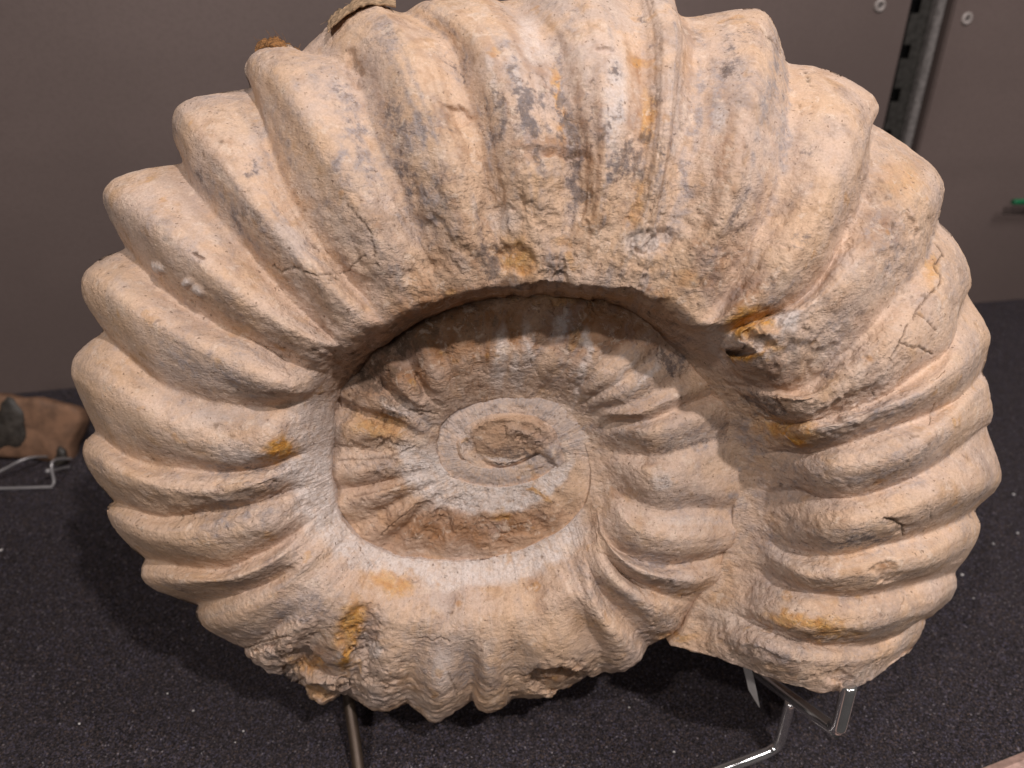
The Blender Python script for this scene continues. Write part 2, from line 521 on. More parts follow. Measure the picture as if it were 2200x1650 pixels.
# ------------------------------------------------------------------ ammonite: measured rib lines (inner seam -> tip)
CREST = {
    0: [(1470, 1350), (1600, 1385), (1720, 1420), (1830, 1432), (1910, 1414), (1958, 1395)],
    1: [(1530, 1245), (1610, 1290), (1691, 1335), (1764, 1350), (1873, 1340), (1982, 1312), (2049, 1275)],
    2: [(1562, 1180), (1640, 1190), (1727, 1232), (1800, 1240), (1900, 1230), (2010, 1200), (2101, 1157)],
    3: [(1575, 1110), (1650, 1110), (1727, 1130), (1830, 1135), (1930, 1110), (2040, 1070), (2152, 1025)],
    4: [(1580, 1030), (1680, 1015), (1760, 1018), (1870, 1000), (1980, 955), (2070, 900), (2129, 862)],
    5: [(1562, 940), (1640, 932), (1700, 932), (1800, 915), (1890, 880), (1990, 840), (2070, 780), (2127, 722)],
    6: [(1535, 860), (1640, 862), (1750, 850), (1850, 800), (1930, 735), (2010, 660), (2083, 580)],
    7: [(1480, 785), (1560, 745), (1640, 715), (1740, 670), (1830, 600), (1920, 510), (1985, 430), (2021, 380)],
    8: [(1430, 740), (1530, 700), (1625, 635), (1690, 570), (1745, 490), (1785, 400), (1820, 290), (1864, 195)],
    9: [(1395, 700), (1480, 590), (1530, 500), (1570, 400), (1595, 280), (1622, 150), (1640, 20)],
    10: [(1340, 660), (1355, 590), (1387, 500), (1414, 400), (1431, 300), (1440, 180), (1446, 60), (1415, -38)],
    11: [(1250, 640), (1262, 590), (1280, 500), (1298, 400), (1304, 280), (1296, 180), (1278, 60), (1240, -60)],
    12: [(1155, 634), (1150, 580), (1142, 500), (1135, 400), (1115, 260), (1088, 160), (1035, 60), (963, -6)],
    13: [(1040, 645), (1020, 600), (1000, 530), (970, 420), (935, 290), (900, 190), (850, 85), (785, 3)],
    14: [(905, 693), (882, 630), (835, 550), (775, 450), (720, 350), (668, 260), (615, 180), (553, 108)],
    15: [(815, 750), (760, 682), (700, 612), (630, 540), (560, 460), (500, 382), (438, 300), (386, 226)],
    16: [(770, 797), (690, 745), (610, 700), (530, 650), (450, 590), (380, 525), (300, 460), (226, 405)],
    17: [(735, 832), (650, 838), (570, 820), (482, 780), (391, 735), (310, 690), (245, 650), (177, 605)],
    18: [(718, 915), (610, 955), (540, 968), (460, 960), (380, 930), (300, 890), (220, 840), (154, 795)],
    19: [(712, 992), (640, 1012), (560, 1040), (480, 1052), (400, 1055), (320, 1042), (240, 1015), (179, 983)],
    20: [(716, 1048), (660, 1080), (600, 1110), (540, 1135), (460, 1152), (380, 1160), (300, 1147), (235, 1118)],
    21: [(731, 1105), (640, 1172), (570, 1215), (500, 1242), (430, 1252), (370, 1254), (314, 1248)],
    22: [(760, 1145), (680, 1222), (600, 1282), (540, 1312), (490, 1340), (443, 1352)],
    23: [(795, 1170), (730, 1250), (680, 1310), (630, 1362), (590, 1402), (553, 1424)],
    24: [(840, 1188), (800, 1250), (775, 1310), (740, 1380), (705, 1450), (676, 1510)],
    25: [(905, 1200), (880, 1290), (855, 1370), (830, 1450), (812, 1528)],
    26: [(970, 1204), (965, 1290), (950, 1370), (940, 1460), (935, 1549)],
    27: [(1040, 1200), (1045, 1290), (1045, 1370), (1050, 1450), (1056, 1528)],
    28: [(1120, 1182), (1150, 1300), (1170, 1370), (1190, 1430), (1205, 1496)],
    29: [(1205, 1142), (1245, 1250), (1290, 1330), (1330, 1380), (1358, 1433)],
    30: [(1258, 1085), (1280, 1180), (1310, 1235), (1350, 1275), (1400, 1310), (1456, 1349)],
    31: [(1268, 1050), (1295, 1150), (1340, 1205), (1400, 1235), (1480, 1250), (1546, 1245)],
    32: [(1270, 1025), (1350, 1130), (1420, 1160), (1500, 1165), (1578, 1158)],
    33: [(1266, 995), (1350, 1012), (1430, 1030), (1500, 1040), (1590, 1050)],
    34: [(1258, 960), (1340, 928), (1400, 930), (1480, 905), (1575, 872)],
    35: [(1244, 930), (1300, 893), (1370, 888), (1440, 858), (1530, 815)],
    36: [(1222, 902), (1280, 865), (1330, 848), (1400, 808), (1485, 755)],
    37: [(1200, 882), (1290, 820), (1350, 770), (1435, 700)],
    38: [(1172, 868), (1240, 800), (1290, 740), (1360, 655)],
    39: [(1135, 859), (1185, 790), (1225, 720), (1278, 625)],
    40: [(1095, 855), (1120, 780), (1150, 700), (1188, 612)],
    41: [(1052, 858), (1060, 780), (1070, 700), (1088, 616)],
    42: [(1010, 870), (1000, 800), (992, 720), (982, 635)],
    43: [(975, 889), (945, 820), (918, 760), (888, 685)],
    44: [(950, 911), (890, 860), (850, 810), (802, 748)],
    45: [(938, 940), (860, 890), (800, 858), (742, 832)],
    46: [(937, 967), (840, 940), (780, 925), (714, 912)],
    47: [(945, 992), (840, 1005), (780, 1010), (710, 1010)],
    48: [(960, 1013), (850, 1052), (790, 1075), (735, 1090)],
    49: [(985, 1031), (900, 1080), (850, 1120), (790, 1158)],
    50: [(1015, 1040), (940, 1090), (900, 1140), (862, 1194)],
    51: [(1045, 1046), (1000, 1090), (975, 1150), (955, 1206)],
    52: [(1078, 1047), (1065, 1090), (1055, 1140), (1050, 1198)],
    53: [(1110, 1043), (1118, 1080), (1125, 1120), (1134, 1175)],
    54: [(1142, 1034), (1160, 1060), (1180, 1085), (1207, 1130)],
    55: [(1175, 1018), (1195, 1030), (1220, 1045), (1254, 1072)],
    56: [(1198, 995), (1225, 992), (1250, 996), (1280, 1008)],
    57: [(1198, 965), (1222, 958), (1250, 950), (1280, 942)],
    58: [(1175, 935), (1195, 920), (1215, 903), (1238, 885)],
    59: [(1140, 910), (1148, 895), (1158, 880), (1170, 858)],
    60: [(1090, 897), (1092, 882), (1093, 868), (1095, 846)],
    61: [(1030, 908), (1025, 895), (1018, 880), (1008, 860)],
    62: [(990, 940), (975, 930), (962, 918), (944, 904)],
    63: [(985, 970), (970, 968), (952, 967), (930, 967)],
    64: [(1005, 1000), (992, 1006), (975, 1012), (955, 1019)],
    65: [(1050, 1015), (1048, 1025), (1046, 1037), (1043, 1052)],
    66: [(1105, 1010), (1107, 1022), (1109, 1034), (1112, 1049)],
    67: [(1150, 990), (1158, 1000), (1166, 1010), (1178, 1024)],
    68: [(1182, 972), (1194, 982), (1206, 992), (1226, 1004)],
}
VALLEY = {
    -0.5: [(1440, 1386), (1545, 1412), (1625, 1448), (1700, 1470), (1793, 1485), (1862, 1465), (1927, 1418), (1962, 1388)],
    0.5: [(1500, 1290), (1618, 1335), (1727, 1378), (1800, 1390), (1891, 1380), (1985, 1331)],
    1.5: [(1550, 1210), (1625, 1225), (1709, 1264), (1782, 1280), (1855, 1280), (1945, 1262), (2051, 1229)],
    2.5: [(1570, 1145), (1647, 1160), (1709, 1183), (1800, 1195), (1909, 1168), (2018, 1140), (2095, 1097)],
    3.5: [(1580, 1065), (1700, 1055), (1782, 1070), (1873, 1060), (1982, 1016), (2060, 965), (2117, 917)],
    4.5: [(1572, 985), (1673, 970), (1727, 974), (1818, 955), (1909, 922), (2000, 890), (2070, 845), (2110, 800)],
    5.5: [(1550, 900), (1640, 903), (1720, 905), (1836, 880), (1909, 845), (1982, 795), (2036, 747), (2079, 632)],
    6.5: [(1510, 820), (1620, 830), (1720, 840), (1800, 772), (1855, 720), (1909, 658), (1978, 575), (2017, 478)],
    7.5: [(1455, 762), (1540, 722), (1620, 690), (1710, 650), (1770, 590), (1818, 502), (1851, 436), (1869, 345), (1871, 264)],
    8.5: [(1415, 722), (1500, 690), (1545, 650), (1585, 590), (1615, 516), (1655, 447), (1680, 364), (1691, 291), (1695, 204), (1691, 138)],
    9.5: [(1370, 680), (1405, 600), (1432, 480), (1457, 418), (1473, 327), (1482, 218), (1484, 91), (1460, 36)],
    10.5: [(1296, 648), (1306, 590), (1330, 520), (1356, 420), (1374, 330), (1384, 255), (1379, 182), (1370, 36), (1345, -25)],
    11.5: [(1202, 636), (1207, 590), (1217, 520), (1230, 420), (1229, 309), (1211, 255), (1205, 182), (1188, 110), (1148, 50), (1082, 5)],
    12.5: [(1095, 640), (1083, 590), (1073, 530), (1055, 436), (1025, 290), (1003, 218), (978, 120), (945, 73), (873, 27)],
    13.5: [(965, 668), (945, 620), (920, 560), (885, 475), (850, 390), (815, 320), (795, 255), (770, 165), (720, 125), (649, 110)],
    14.5: [(858, 720), (800, 658), (740, 590), (680, 510), (625, 430), (585, 330), (560, 250), (537, 190)],
    15.5: [(790, 775), (720, 730), (660, 680), (600, 620), (540, 550), (470, 470), (420, 410), (391, 350)],
    16.5: [(750, 815), (700, 802), (627, 778), (555, 735), (464, 696), (391, 653), (318, 591), (272, 533)],
    17.5: [(722, 866), (645, 866), (555, 877), (482, 868), (409, 850), (336, 818), (264, 757), (222, 710)],
    18.5: [(712, 955), (645, 975), (573, 1003), (482, 1015), (391, 1006), (318, 996), (264, 973), (205, 925)],
    19.5: [(712, 1020), (670, 1042), (600, 1062), (520, 1087), (430, 1103), (345, 1110), (291, 1092), (243, 1075)],
    20.5: [(722, 1078), (618, 1157), (545, 1196), (473, 1222), (400, 1219), (345, 1207), (311, 1199)],
    21.5: [(745, 1125), (670, 1192), (600, 1242), (527, 1270), (465, 1288), (424, 1301)],
    22.5: [(776, 1160), (710, 1240), (650, 1302), (600, 1342), (560, 1375), (525, 1392)],
    23.5: [(815, 1180), (760, 1250), (720, 1310), (680, 1370), (640, 1420), (611, 1443)],
    24.5: [(870, 1196), (832, 1290), (800, 1360), (772, 1430), (750, 1487)],
    25.5: [(936, 1203), (920, 1290), (905, 1370), (885, 1440), (875, 1511)],
    26.5: [(1005, 1203), (1005, 1290), (1005, 1370), (1010, 1440), (1013, 1504)],
    27.5: [(1078, 1193), (1088, 1300), (1100, 1370), (1108, 1420), (1106, 1500)],
    28.5: [(1165, 1162), (1212, 1270), (1250, 1340), (1280, 1390), (1292, 1442)],
    29.5: [(1234, 1115), (1258, 1200), (1290, 1270), (1320, 1305), (1350, 1335), (1392, 1384)],
    30.5: [(1264, 1066), (1288, 1165), (1325, 1220), (1370, 1252), (1430, 1280), (1502, 1298)],
    31.5: [(1270, 1040), (1300, 1150), (1345, 1190), (1420, 1214), (1500, 1205), (1565, 1190)],
    32.5: [(1270, 1010), (1350, 1070), (1420, 1094), (1490, 1090), (1588, 1100)],
    33.5: [(1264, 978), (1300, 972), (1355, 977), (1430, 977), (1500, 956), (1588, 925)],
}
NV = 32


def resample(poly, n=NV):
    p = np.array(poly, float)
    # smooth through Catmull-Rom, then by arc length
    q = []
    m = len(p)
    for i in range(m - 1):
        p0 = p[max(i - 1, 0)]; p1 = p[i]; p2 = p[i + 1]; p3 = p[min(i + 2, m - 1)]
        for t in np.linspace(0, 1, 12, endpoint=False):
            q.append(0.5 * (2 * p1 + (p2 - p0) * t + (2 * p0 - 5 * p1 + 4 * p2 - p3) * t ** 2 + (3 * p1 - p0 - 3 * p2 + p3) * t ** 3))
    q.append(p[-1]); q = np.array(q)
    l = np.concatenate([[0], np.cumsum(np.linalg.norm(np.diff(q, axis=0), axis=1))]); l /= l[-1]
    tt = np.linspace(0, 1, n)
    return np.stack([np.interp(tt, l, q[:, 0]), np.interp(tt, l, q[:, 1])], 1)


def catmull(tab, x):
    """tab (n,...) at uniform knots 0..n-1, sampled at x"""
    n = len(tab)
    i = np.clip(np.floor(x).astype(int), 0, n - 2)
    t = (x - i).reshape((-1,) + (1,) * (tab.ndim - 1))
    p0 = tab[np.clip(i - 1, 0, n - 1)]; p1 = tab[i]; p2 = tab[i + 1]; p3 = tab[np.clip(i + 2, 0, n - 1)]
    return 0.5 * (2 * p1 + (p2 - p0) * t + (2 * p0 - 5 * p1 + 4 * p2 - p3) * t ** 2 + (3 * p1 - p0 - 3 * p2 + p3) * t ** 3)


NC = 69


def EXT(i):
    p = [tuple(q) for q in CREST[i]]
    if 44 <= i <= 56:
        a, b = np.array(p[-2], float), np.array(p[-1], float)
        p.append(tuple(b + (b - a) / np.linalg.norm(b - a) * 9))
    if i >= 58:
        a, b = np.array(p[1], float), np.array(p[0], float)
        p.insert(0, tuple(b + (b - a) / np.linalg.norm(b - a) * 8))
    return p


crest_tab = np.stack([resample(EXT(i)) for i in range(NC)])
# extend one crest row before 0 so the aperture row is covered
crest_tab = np.concatenate([(2 * crest_tab[0] - crest_tab[1])[None] * 0.35 + crest_tab[0][None] * 0.65, crest_tab])   # index k -> s = k-1
val_list = []
for k in range(-1, NC):
    s = k + 0.5
    if s in VALLEY:
        val_list.append(resample(VALLEY[s]))
    else:
        val_list.append(catmull(crest_tab, np.array([s + 1.0]))[0])
val_tab = np.stack(val_list)          # index k -> s = k-0.5


all_tab = np.empty((2 * NC + 1,) + val_tab.shape[1:])
all_tab[0::2] = crest_tab          # s = -1, 0, 1 ...
all_tab[1::2] = val_tab[:NC]       # s = -0.5, 0.5 ...


def keyed(s, keys):
    xs = sorted(keys)
    return np.interp(s, xs, [keys[x] for x in xs])


def T_(s): return keyed(s, {-0.5: .064, 3: .072, 8: .074, 12: .070, 15: .063, 18: .056, 22: .048, 26: .043, 30: .040, 34: .037, 38: .033, 40: .031, 43: .027, 46: .0205, 50: .0150, 54: .0140, 56: .0122, 58.5: .0100, 67: .0100, 68: .0090})
def HS_(s): return keyed(s, {-0.5: .020, 4: .022, 7: .018, 9: .013, 12: .008, 16: .010, 20: .0135, 26: .0140, 30: .0140, 34: .0125, 38: .0105, 42: .0085, 46: .0094, 52: .0096, 56: .0099, 58: .0098, 67: .0098, 68: .0088})
def HE_(s): return keyed(s, {-0.5: .0, 27: .0, 29: .002, 30: .006, 31.5: .019, 34: .020, 36: .018, 38: .0155, 42: .0135, 44: .010, 46: .0095, 50: .0090, 54: .0100, 56: .0108, 57: .0128, 59: .0118, 60: .0102, 61.5: .0072, 67: .0066, 68: .0066})
def VC_(s): return keyed(s, {-0.5: .42, 4: .46, 5.5: .34, 7: .22, 8.3: .15, 9.3: .09, 10.3: .05, 13: .045, 14.5: .07, 17: .26, 20: .40, 26: .48, 30: .48, 34: .46, 40: .42, 46: .45, 52: .60, 54: .50, 58: .06, 60: .03, 68: .03})
def SOFT_(s): return keyed(s, {-0.5: 1, 4: 1, 6: .8, 8: .5, 9.3: .2, 10.3: 0, 14.5: 0, 17: .25, 20: .5, 24: .75, 29: 1, 36: 1, 40: .7, 44: .6, 50: .9, 68: 1})
def SOFTH_(s): return keyed(s, {-0.5: 0, 30.5: 0, 32: .6, 36: .6, 38: .1, 43: .1, 45: .8, 68: 1})
def AMP_(s): return keyed(s, {-0.5: .006, 0: .010, 3: .016, 6: .015, 8: .014, 9: .0095, 10: .0060, 10.5: .0060, 11.1: .0080, 11.5: .0100, 13: .0115, 16: .0155, 19: .0135, 21: .0115, 23: .009, 24: .008, 28: .0085, 30: .0165, 32: .012, 33: .009, 34: .009, 35.5: .0035, 38: .0018, 42: .002, 43.5: .006, 45: .0085, 48: .0075, 50: .0045, 54: .002, 57: .0, 68: .0})
def SHARP_(s): return keyed(s, {-0.5: 1.0, 4: .95, 7: .95, 8.5: 1.05, 9.2: 2.0, 10.1: 2.0, 10.6: 1.7, 11.4: 1.2, 12: 1.15, 14: 1.1, 17: 1.0, 22: 1.0, 24: 1.2, 27: 1.4, 30: 1.2, 34: 1.2, 40: 1.8, 45: 1.1, 68: 1.5})
def G0_(s): return keyed(s, {-0.5: .06, 5: .08, 7: .02, 8: .08, 12: .06, 15: .02, 20: .04, 21: .15, 22: .40, 23: .50, 28: .46, 29.5: .24, 31: .20, 32.5: .08, 36: .1, 40: .2, 43: .12, 46: .26, 49: .3, 68: .3})
def G1_(s): return keyed(s, {-0.5: .36, 5: .40, 7: .25, 8: .40, 12: .36, 15: .25, 20: .34, 21: .40, 22: .70, 23: .82, 28: .80, 29.5: .56, 31: .50, 33: .34, 43: .34, 46: .52, 68: .5})


D0 = 0.432
TILT = math.tan(math.radians(13.0))


def mid_depth(py):
    return D0 / (1 + TILT * (825.0 - py) / FPX)


# ---- surface events measured off the photograph, in photograph pixels
CRACKS_AND_SHADE = [
    ([(2010, 525), (2026, 548), (2014, 562), (2006, 572), (2013, 588), (2022, 590), (2017, 612), (2008, 622), (1996, 632)], 3.0, 1.0),
    ([(1996, 632), (1985, 648), (1972, 660), (1966, 672), (1962, 686)], 3.0, .8),
    ([(1966, 672), (1985, 684), (1998, 698), (2012, 712)], 1.8, .8),
    ([(1948, 698), (1942, 718), (1932, 735), (1928, 752), (1916, 765)], 2.6, .9),
    ([(1932, 735), (1948, 742), (1962, 748), (1975, 745), (1990, 755), (2002, 760)], 2.6, .9),
    ([(1880, 822), (1876, 838), (1884, 852)], 2.0, .7),
    ([(2032, 795), (2018, 808), (2000, 814)], 1.8, .7),
    ([(740, 440), (765, 462), (785, 480), (798, 505), (800, 530), (808, 552), (815, 572)], 2.4, .8),
    ([(585, 572), (600, 585), (625, 578), (650, 585), (680, 592), (712, 588), (728, 600)], 3.2, .8),
    ([(712, 588), (745, 585), (768, 560), (785, 548)], 1.6, .7),
    ([(1720, 148), (1733, 162), (1738, 180), (1742, 190)], 3.0, .9),
    ([(1733, 162), (1760, 156), (1775, 150)], 1.5, .6),
    ([(1725, 215), (1718, 235), (1724, 250)], 1.5, .6),
    ([(890, 1376), (912, 1372), (930, 1378), (945, 1368), (965, 1380)], 2.0, .7),
    ([(965, 1450), (975, 1470), (980, 1490)], 2.5, .7),
    ([(1945, 1285), (1935, 1310)], 2.0, .7),
    ([(1995, 1080), (2002, 1095), (2000, 1118)], 1.6, .5),
    ([(1640, 60), (1660, 82), (1680, 115), (1690, 140)], 2.2, .7),
    ([(1550, 45), (1570, 38), (1590, 36)], 2.2, .6),
    ([(1935, 912), (1960, 905)], 2.0, .5), ([(2008, 870), (2000, 890), (1996, 910)], 1.6, .6),
    ([(1900, 1115), (1925, 1122), (1942, 1130), (1940, 1148)], 4.0, .9),
    ([(500, 1385), (530, 1392), (585, 1372), (615, 1368)], 4.0, .8),
    ([(1062, 993), (1090, 998), (1118, 988)], 2.0, .6),
    ([(1280, 1182), (1330, 1205), (1420, 1218), (1500, 1205), (1560, 1188)], 2.0, .4),  # rib ledge shadow drawn in as a dark carved line
    ([(820, 1150), (860, 1115), (905, 1085)], 3.0, .6), ([(760, 1066), (830, 1050), (880, 1035)], 3.0, .6),  # shaded rib valleys drawn in as dark lines
    ([(726, 988), (790, 985), (860, 975), (892, 960)], 3.0, .6), ([(845, 868), (890, 885), (940, 890)], 3.0, .6),  # valley and ledge shade of the left inner ribs, painted dark
]
# scoops: x, y, rx, ry, angle(deg), depth(m), edge softness
SCOOPS = [
    (1207, 1468, 72, 30, 6, .0075, .14), (690, 1420, 62, 44, 25, .010, .2), (770, 1360, 38, 62, 20, .0035, .22),
    (1597, 752, 30, 9, -4, .016, .35), (1612, 718, 14, 12, 0, .007, .4), (1640, 735, 24, 16, 30, .005, .3), (1655, 690, 34, 16, -25, .004, .3), (680, 1482, 52, 18, 15, .007, .25),
    (1935, 1130, 22, 14, 0, .0016, .45), (1905, 1228, 26, 22, 10, .0022, .4), (1700, 932, 28, 10, 20, .004, .5),
    (985, 245, 28, 16, 25, .0035, .3), (1195, 325, 60, 14, 6, .004, .4), (1400, 520, 52, 26, -10, .003, .25),
    (1960, 490, 10, 26, -30, .0022, .4), (1940, 465, 14, 10, 0, .0014, .4), (425, 548, 9, 5, 0, .003, .5),
    (1110, 555, 40, 30, 0, .003, .3), (572, 1388, 30, 10, -20, .004, .4), (1300, 112, 22, 6, 5, .002, .5),
    (1835, 862, 60, 20, -25, .002, .3), (830, 960, 60, 16, 0, .0012, .3), (1750, 835, 60, 30, -25, .0022, .35),
    (1800, 1455, 30, 12, 5, .003, .4), (1660, 900, 40, 20, 30, .0015, .35),
    (1100, 1130, 70, 22, 0, .002, .25), (930, 1130, 50, 26, 10, .002, .25), (760, 150, 12, 40, -12, .003, .4),
]
UNDERCUT = {(690, 1420), (680, 1482), (572, 1388), (1195, 325)}
OCHRE = [(1614, 690, 52, 24, -22, 1.2), (1604, 762, 44, 9, 0, 1.0), (1660, 745, 25, 14, 30, .7), (1695, 925, 62, 22, 8, .8), (1710, 940, 34, 12, 20, 1.0),
         (600, 966, 38, 24, -15, 1.0), (1112, 548, 36, 36, 0, .75), (752, 1345, 26, 60, 20, .85), (745, 1400, 16, 46, 10, 1.0),
         (845, 1250, 55, 24, 10, .7), (1202, 225, 9, 70, -8, .8), (1392, 250, 16, 55, 0, .7), (1735, 1338, 95, 14, 8, .8), (1800, 1365, 60, 10, 0, .7),
         (1930, 380, 50, 40, -30, .35), (815, 918, 62, 24, 8, .55), (1075, 1110, 22, 14, 0, .7), (2002, 580, 14, 34, 10, .55), (1150, 1055, 28, 8, 35, .8),
         (660, 1490, 60, 14, 15, .6), (650, 1435, 40, 12, 10, .55), (1370, 430, 12, 50, 10, .5), (600, 85, 50, 10, 5, .5), (1640, 700, 30, 18, 0, .6),
         (1250, 640, 160, 10, 0, .35), (1480, 600, 30, 20, 0, .35), (1450, 1370, 40, 8, 0, .5)]
BROWN = [(1010, 1130, 200, 52, -2, .95), (870, 1130, 60, 60, -30, .75), (930, 730, 200, 95, -25, 1.15), (1200, 695, 220, 60, 2, 1.1), (1390, 710, 70, 40, 40, .7), (800, 800, 60, 60, 0, .9),
         (1180, 318, 90, 26, 8, .75), (1000, 560, 90, 70, 0, .5), (1385, 230, 26, 110, 0, .55), (1600, 640, 60, 40, -40, .6), (1560, 560, 40, 70, 20, .4),
         (1900, 500, 60, 50, -40, .5), (800, 1480, 400, 12, 0, .15), (820, 1050, 70, 40, 0, .5), (1195, 1452, 62, 18, -8, .9), (690, 1425, 50, 32, 20, .6),
         (780, 1340, 34, 50, 15, .55), (1640, 800, 90, 40, 30, .5), (1550, 260, 30, 110, 0, .45), (1250, 640, 190, 22, 0, .6), (1800, 1250, 30, 60, 0, .2), (1905, 1225, 24, 20, 0, .7)]
GREY = [(560, 360, 40, 50, -30, .7), (470, 420, 60, 70, -40, .55), (540, 480, 70, 60, -40, .6), (300, 610, 90, 30, 30, .4), (430, 790, 120, 30, 20, .6), (550, 1010, 150, 24, 0, .7), (520, 1090, 90, 36, -10, .7),
        (900, 330, 80, 130, -20, .5), (1080, 260, 60, 110, -10, .55), (1340, 330, 50, 120, 0, .5), (1440, 380, 40, 130, 0, .5), (1640, 330, 30, 200, 10, .45), (1560, 200, 60, 90, 0, .4),
        (1700, 640, 60, 40, -30, .6), (1900, 560, 50, 50, -40, .55), (1800, 740, 60, 50, -40, .6), (1850, 900, 140, 30, -20, .6), (1760, 1040, 90, 26, 0, .5), (1830, 1160, 110, 22, 0, .75), (1700, 1160, 60, 40, 0, .5),
        (1730, 1270, 80, 20, 10, .6), (1700, 1410, 110, 24, 15, .4), (1500, 960, 70, 40, -20, .6), (1330, 760, 60, 60, 40, .4), (1480, 1080, 60, 40, 0, .5), (1600, 980, 40, 100, 0, .5), (1600, 1080, 30, 90, 0, .4),
        (1250, 1230, 60, 40, 30, .4), (1340, 1300, 70, 20, 25, .6), (1450, 1220, 90, 14, 5, .6), (600, 1210, 100, 30, -30, .35), (640, 1300, 90, 40, -20, .35), (1000, 1430, 90, 50, 0, .25),
        (880, 900, 60, 25, 10, .6), (830, 1000, 70, 16, 0, .6), (1250, 640, 10, 10, 0, 0), (1210, 715, 18, 40, 20, .6), (1140, 770, 14, 40, 0, .6), (600, 280, 50, 90, -25, .35), (760, 330, 30, 100, -25, .5), (340, 480, 60, 40, 30, .3),
        (1170, 1440, 50, 10, 0, .5), (1960, 1000, 80, 40, -30, .3), (730, 1430, 40, 30, 10, .5), (790, 1380, 30, 40, 10, .5), (560, 760, 80, 20, 20, .45), (1090, 1000, 130, 40, 0, .35), (1230, 930, 50, 60, 0, .5), (700, 1080, 26, 60, 0, .4)]
DARK = [(855, 260, 22, 60, -15, .55), (880, 380, 30, 60, -20, .5), (1065, 260, 36, 60, -5, .55), (1050, 560, 26, 46, -10, .95), (1140, 250, 40, 60, 0, .5), (1205, 240, 12, 50, 0, .7), (1335, 350, 30, 50, 10, 1.0), (1372, 330, 16, 50, 20, .9),
        (1410, 210, 14, 40, 0, .6), (1248, 415, 16, 26, -20, .8), (1420, 350, 10, 60, 0, .6), (1380, 40, 10, 16, 0, .7), (1640, 872, 52, 22, 20, .85), (1450, 778, 28, 24, 30, .95), (880, 720, 90, 40, -30, .9), (800, 790, 54, 50, 0, .85), (1010, 680, 70, 36, 0, .5),
        (1235, 695, 12, 26, 20, .6), (1080, 680, 30, 24, 0, .35), (1250, 650, 120, 12, 0, .4), (1430, 700, 70, 18, 45, .5), (540, 360, 14, 20, 0, .6), (440, 385, 16, 22, -20, .6), (530, 470, 40, 30, -30, .5), (1720, 520, 18, 24, 0, .55), (1600, 70, 30, 20, 0, .45),
        (1570, 130, 20, 50, 0, .45), (1590, 470, 20, 60, 15, .4), (1850, 1165, 50, 16, -5, .75), (1690, 1120, 18, 14, 0, .6), (480, 960, 60, 8, 0, .4), (560, 1010, 110, 10, 0, .5), (850, 860, 46, 18, 15, .7), (860, 890, 40, 8, 10, .6), (1330, 840, 24, 12, 20, .5), (1420, 1034, 14, 14, 0, .45),
        (1450, 960, 80, 8, -10, .5), (1790, 800, 26, 18, 0, .5), (1890, 1165, 20, 12, 0, .6), (1560, 930, 16, 40, 0, .35), (1120, 975, 60, 12, 10, .6), (560, 1245, 30, 6, 0, .3), (1740, 330, 14, 20, 0, .4), (800, 1210, 24, 10, 0, .4)]
WHITE = [(340, 575, 14, 9, 30, 1.3), (403, 607, 9, 8, 0, 1.3), (424, 626, 15, 8, 35, 1.3), (1320, 220, 22, 90, 0, .65), (1385, 520, 46, 28, -10, .75), (1140, 90, 22, 50, -15, .6), (1060, 180, 6, 60, -8, .5), (1110, 170, 6, 50, -12, .5), (1650, 745, 34, 22, -30, 1.0), (1690, 690, 30, 20, -30, .95), (1555, 735, 40, 26, 20, .6), (1590, 722, 16, 14, 0, .8), (1550, 250, 14, 30, 0, .5),
         (800, 1400, 18, 16, 0, .8), (735, 1415, 18, 10, 20, .7), (860, 880, 34, 10, 10, .6), (1075, 770, 12, 60, 6, .8), (1110, 800, 14, 40, -6, .7), (1140, 745, 9, 30, 0, .8), (1262, 740, 10, 34, -8, .8), (1250, 800, 9, 30, 12, .7), (1340, 800, 8, 40, 40, .6), (1390, 810, 8, 50, 40, .6), (1205, 700, 14, 30, 25, .6), (1240, 840, 8, 40, 20, .5), (1420, 1034, 22, 20, 0, .75), (1480, 945, 60, 6, -15, .5), (950, 1440, 20, 40, 0, .5), (1080, 470, 30, 30, 0, .45), (1000, 950, 14, 30, 0, .6), (1080, 985, 34, 6, 5, .7),
         (1770, 930, 30, 10, -20, .6), (540, 985, 40, 16, 0, .6), (1130, 740, 8, 50, 0, .5), (1850, 1160, 30, 10, 0, .4), (1640, 1340, 50, 20, 20, .35), (1560, 1330, 50, 30, 0, .4), (1480, 1120, 60, 10, 0, .4)]


def blob_sum(px, py, wx, wy, blobs, soft=0.55):
    out = np.zeros(px.shape, np.float32)
    X = px + wx; Y = py + wy
    for (cx, cy, rx, ry, ang, st) in blobs:
        if st == 0: continue
        R = max(rx, ry) * 1.7
        sel = np.nonzero((np.abs(X - cx) < R) & (np.abs(Y - cy) < R))
        if len(sel[0]) == 0: continue
        a = math.radians(ang)
        dx = X[sel] - cx; dy = Y[sel] - cy
        u = (dx * math.cos(a) + dy * math.sin(a)) / rx; v = (-dx * math.sin(a) + dy * math.cos(a)) / ry
        r = np.sqrt(u * u + v * v)
        out[sel] = np.maximum(out[sel], st * (1 - sstep(1 - soft, 1 + soft, r)))
    return out


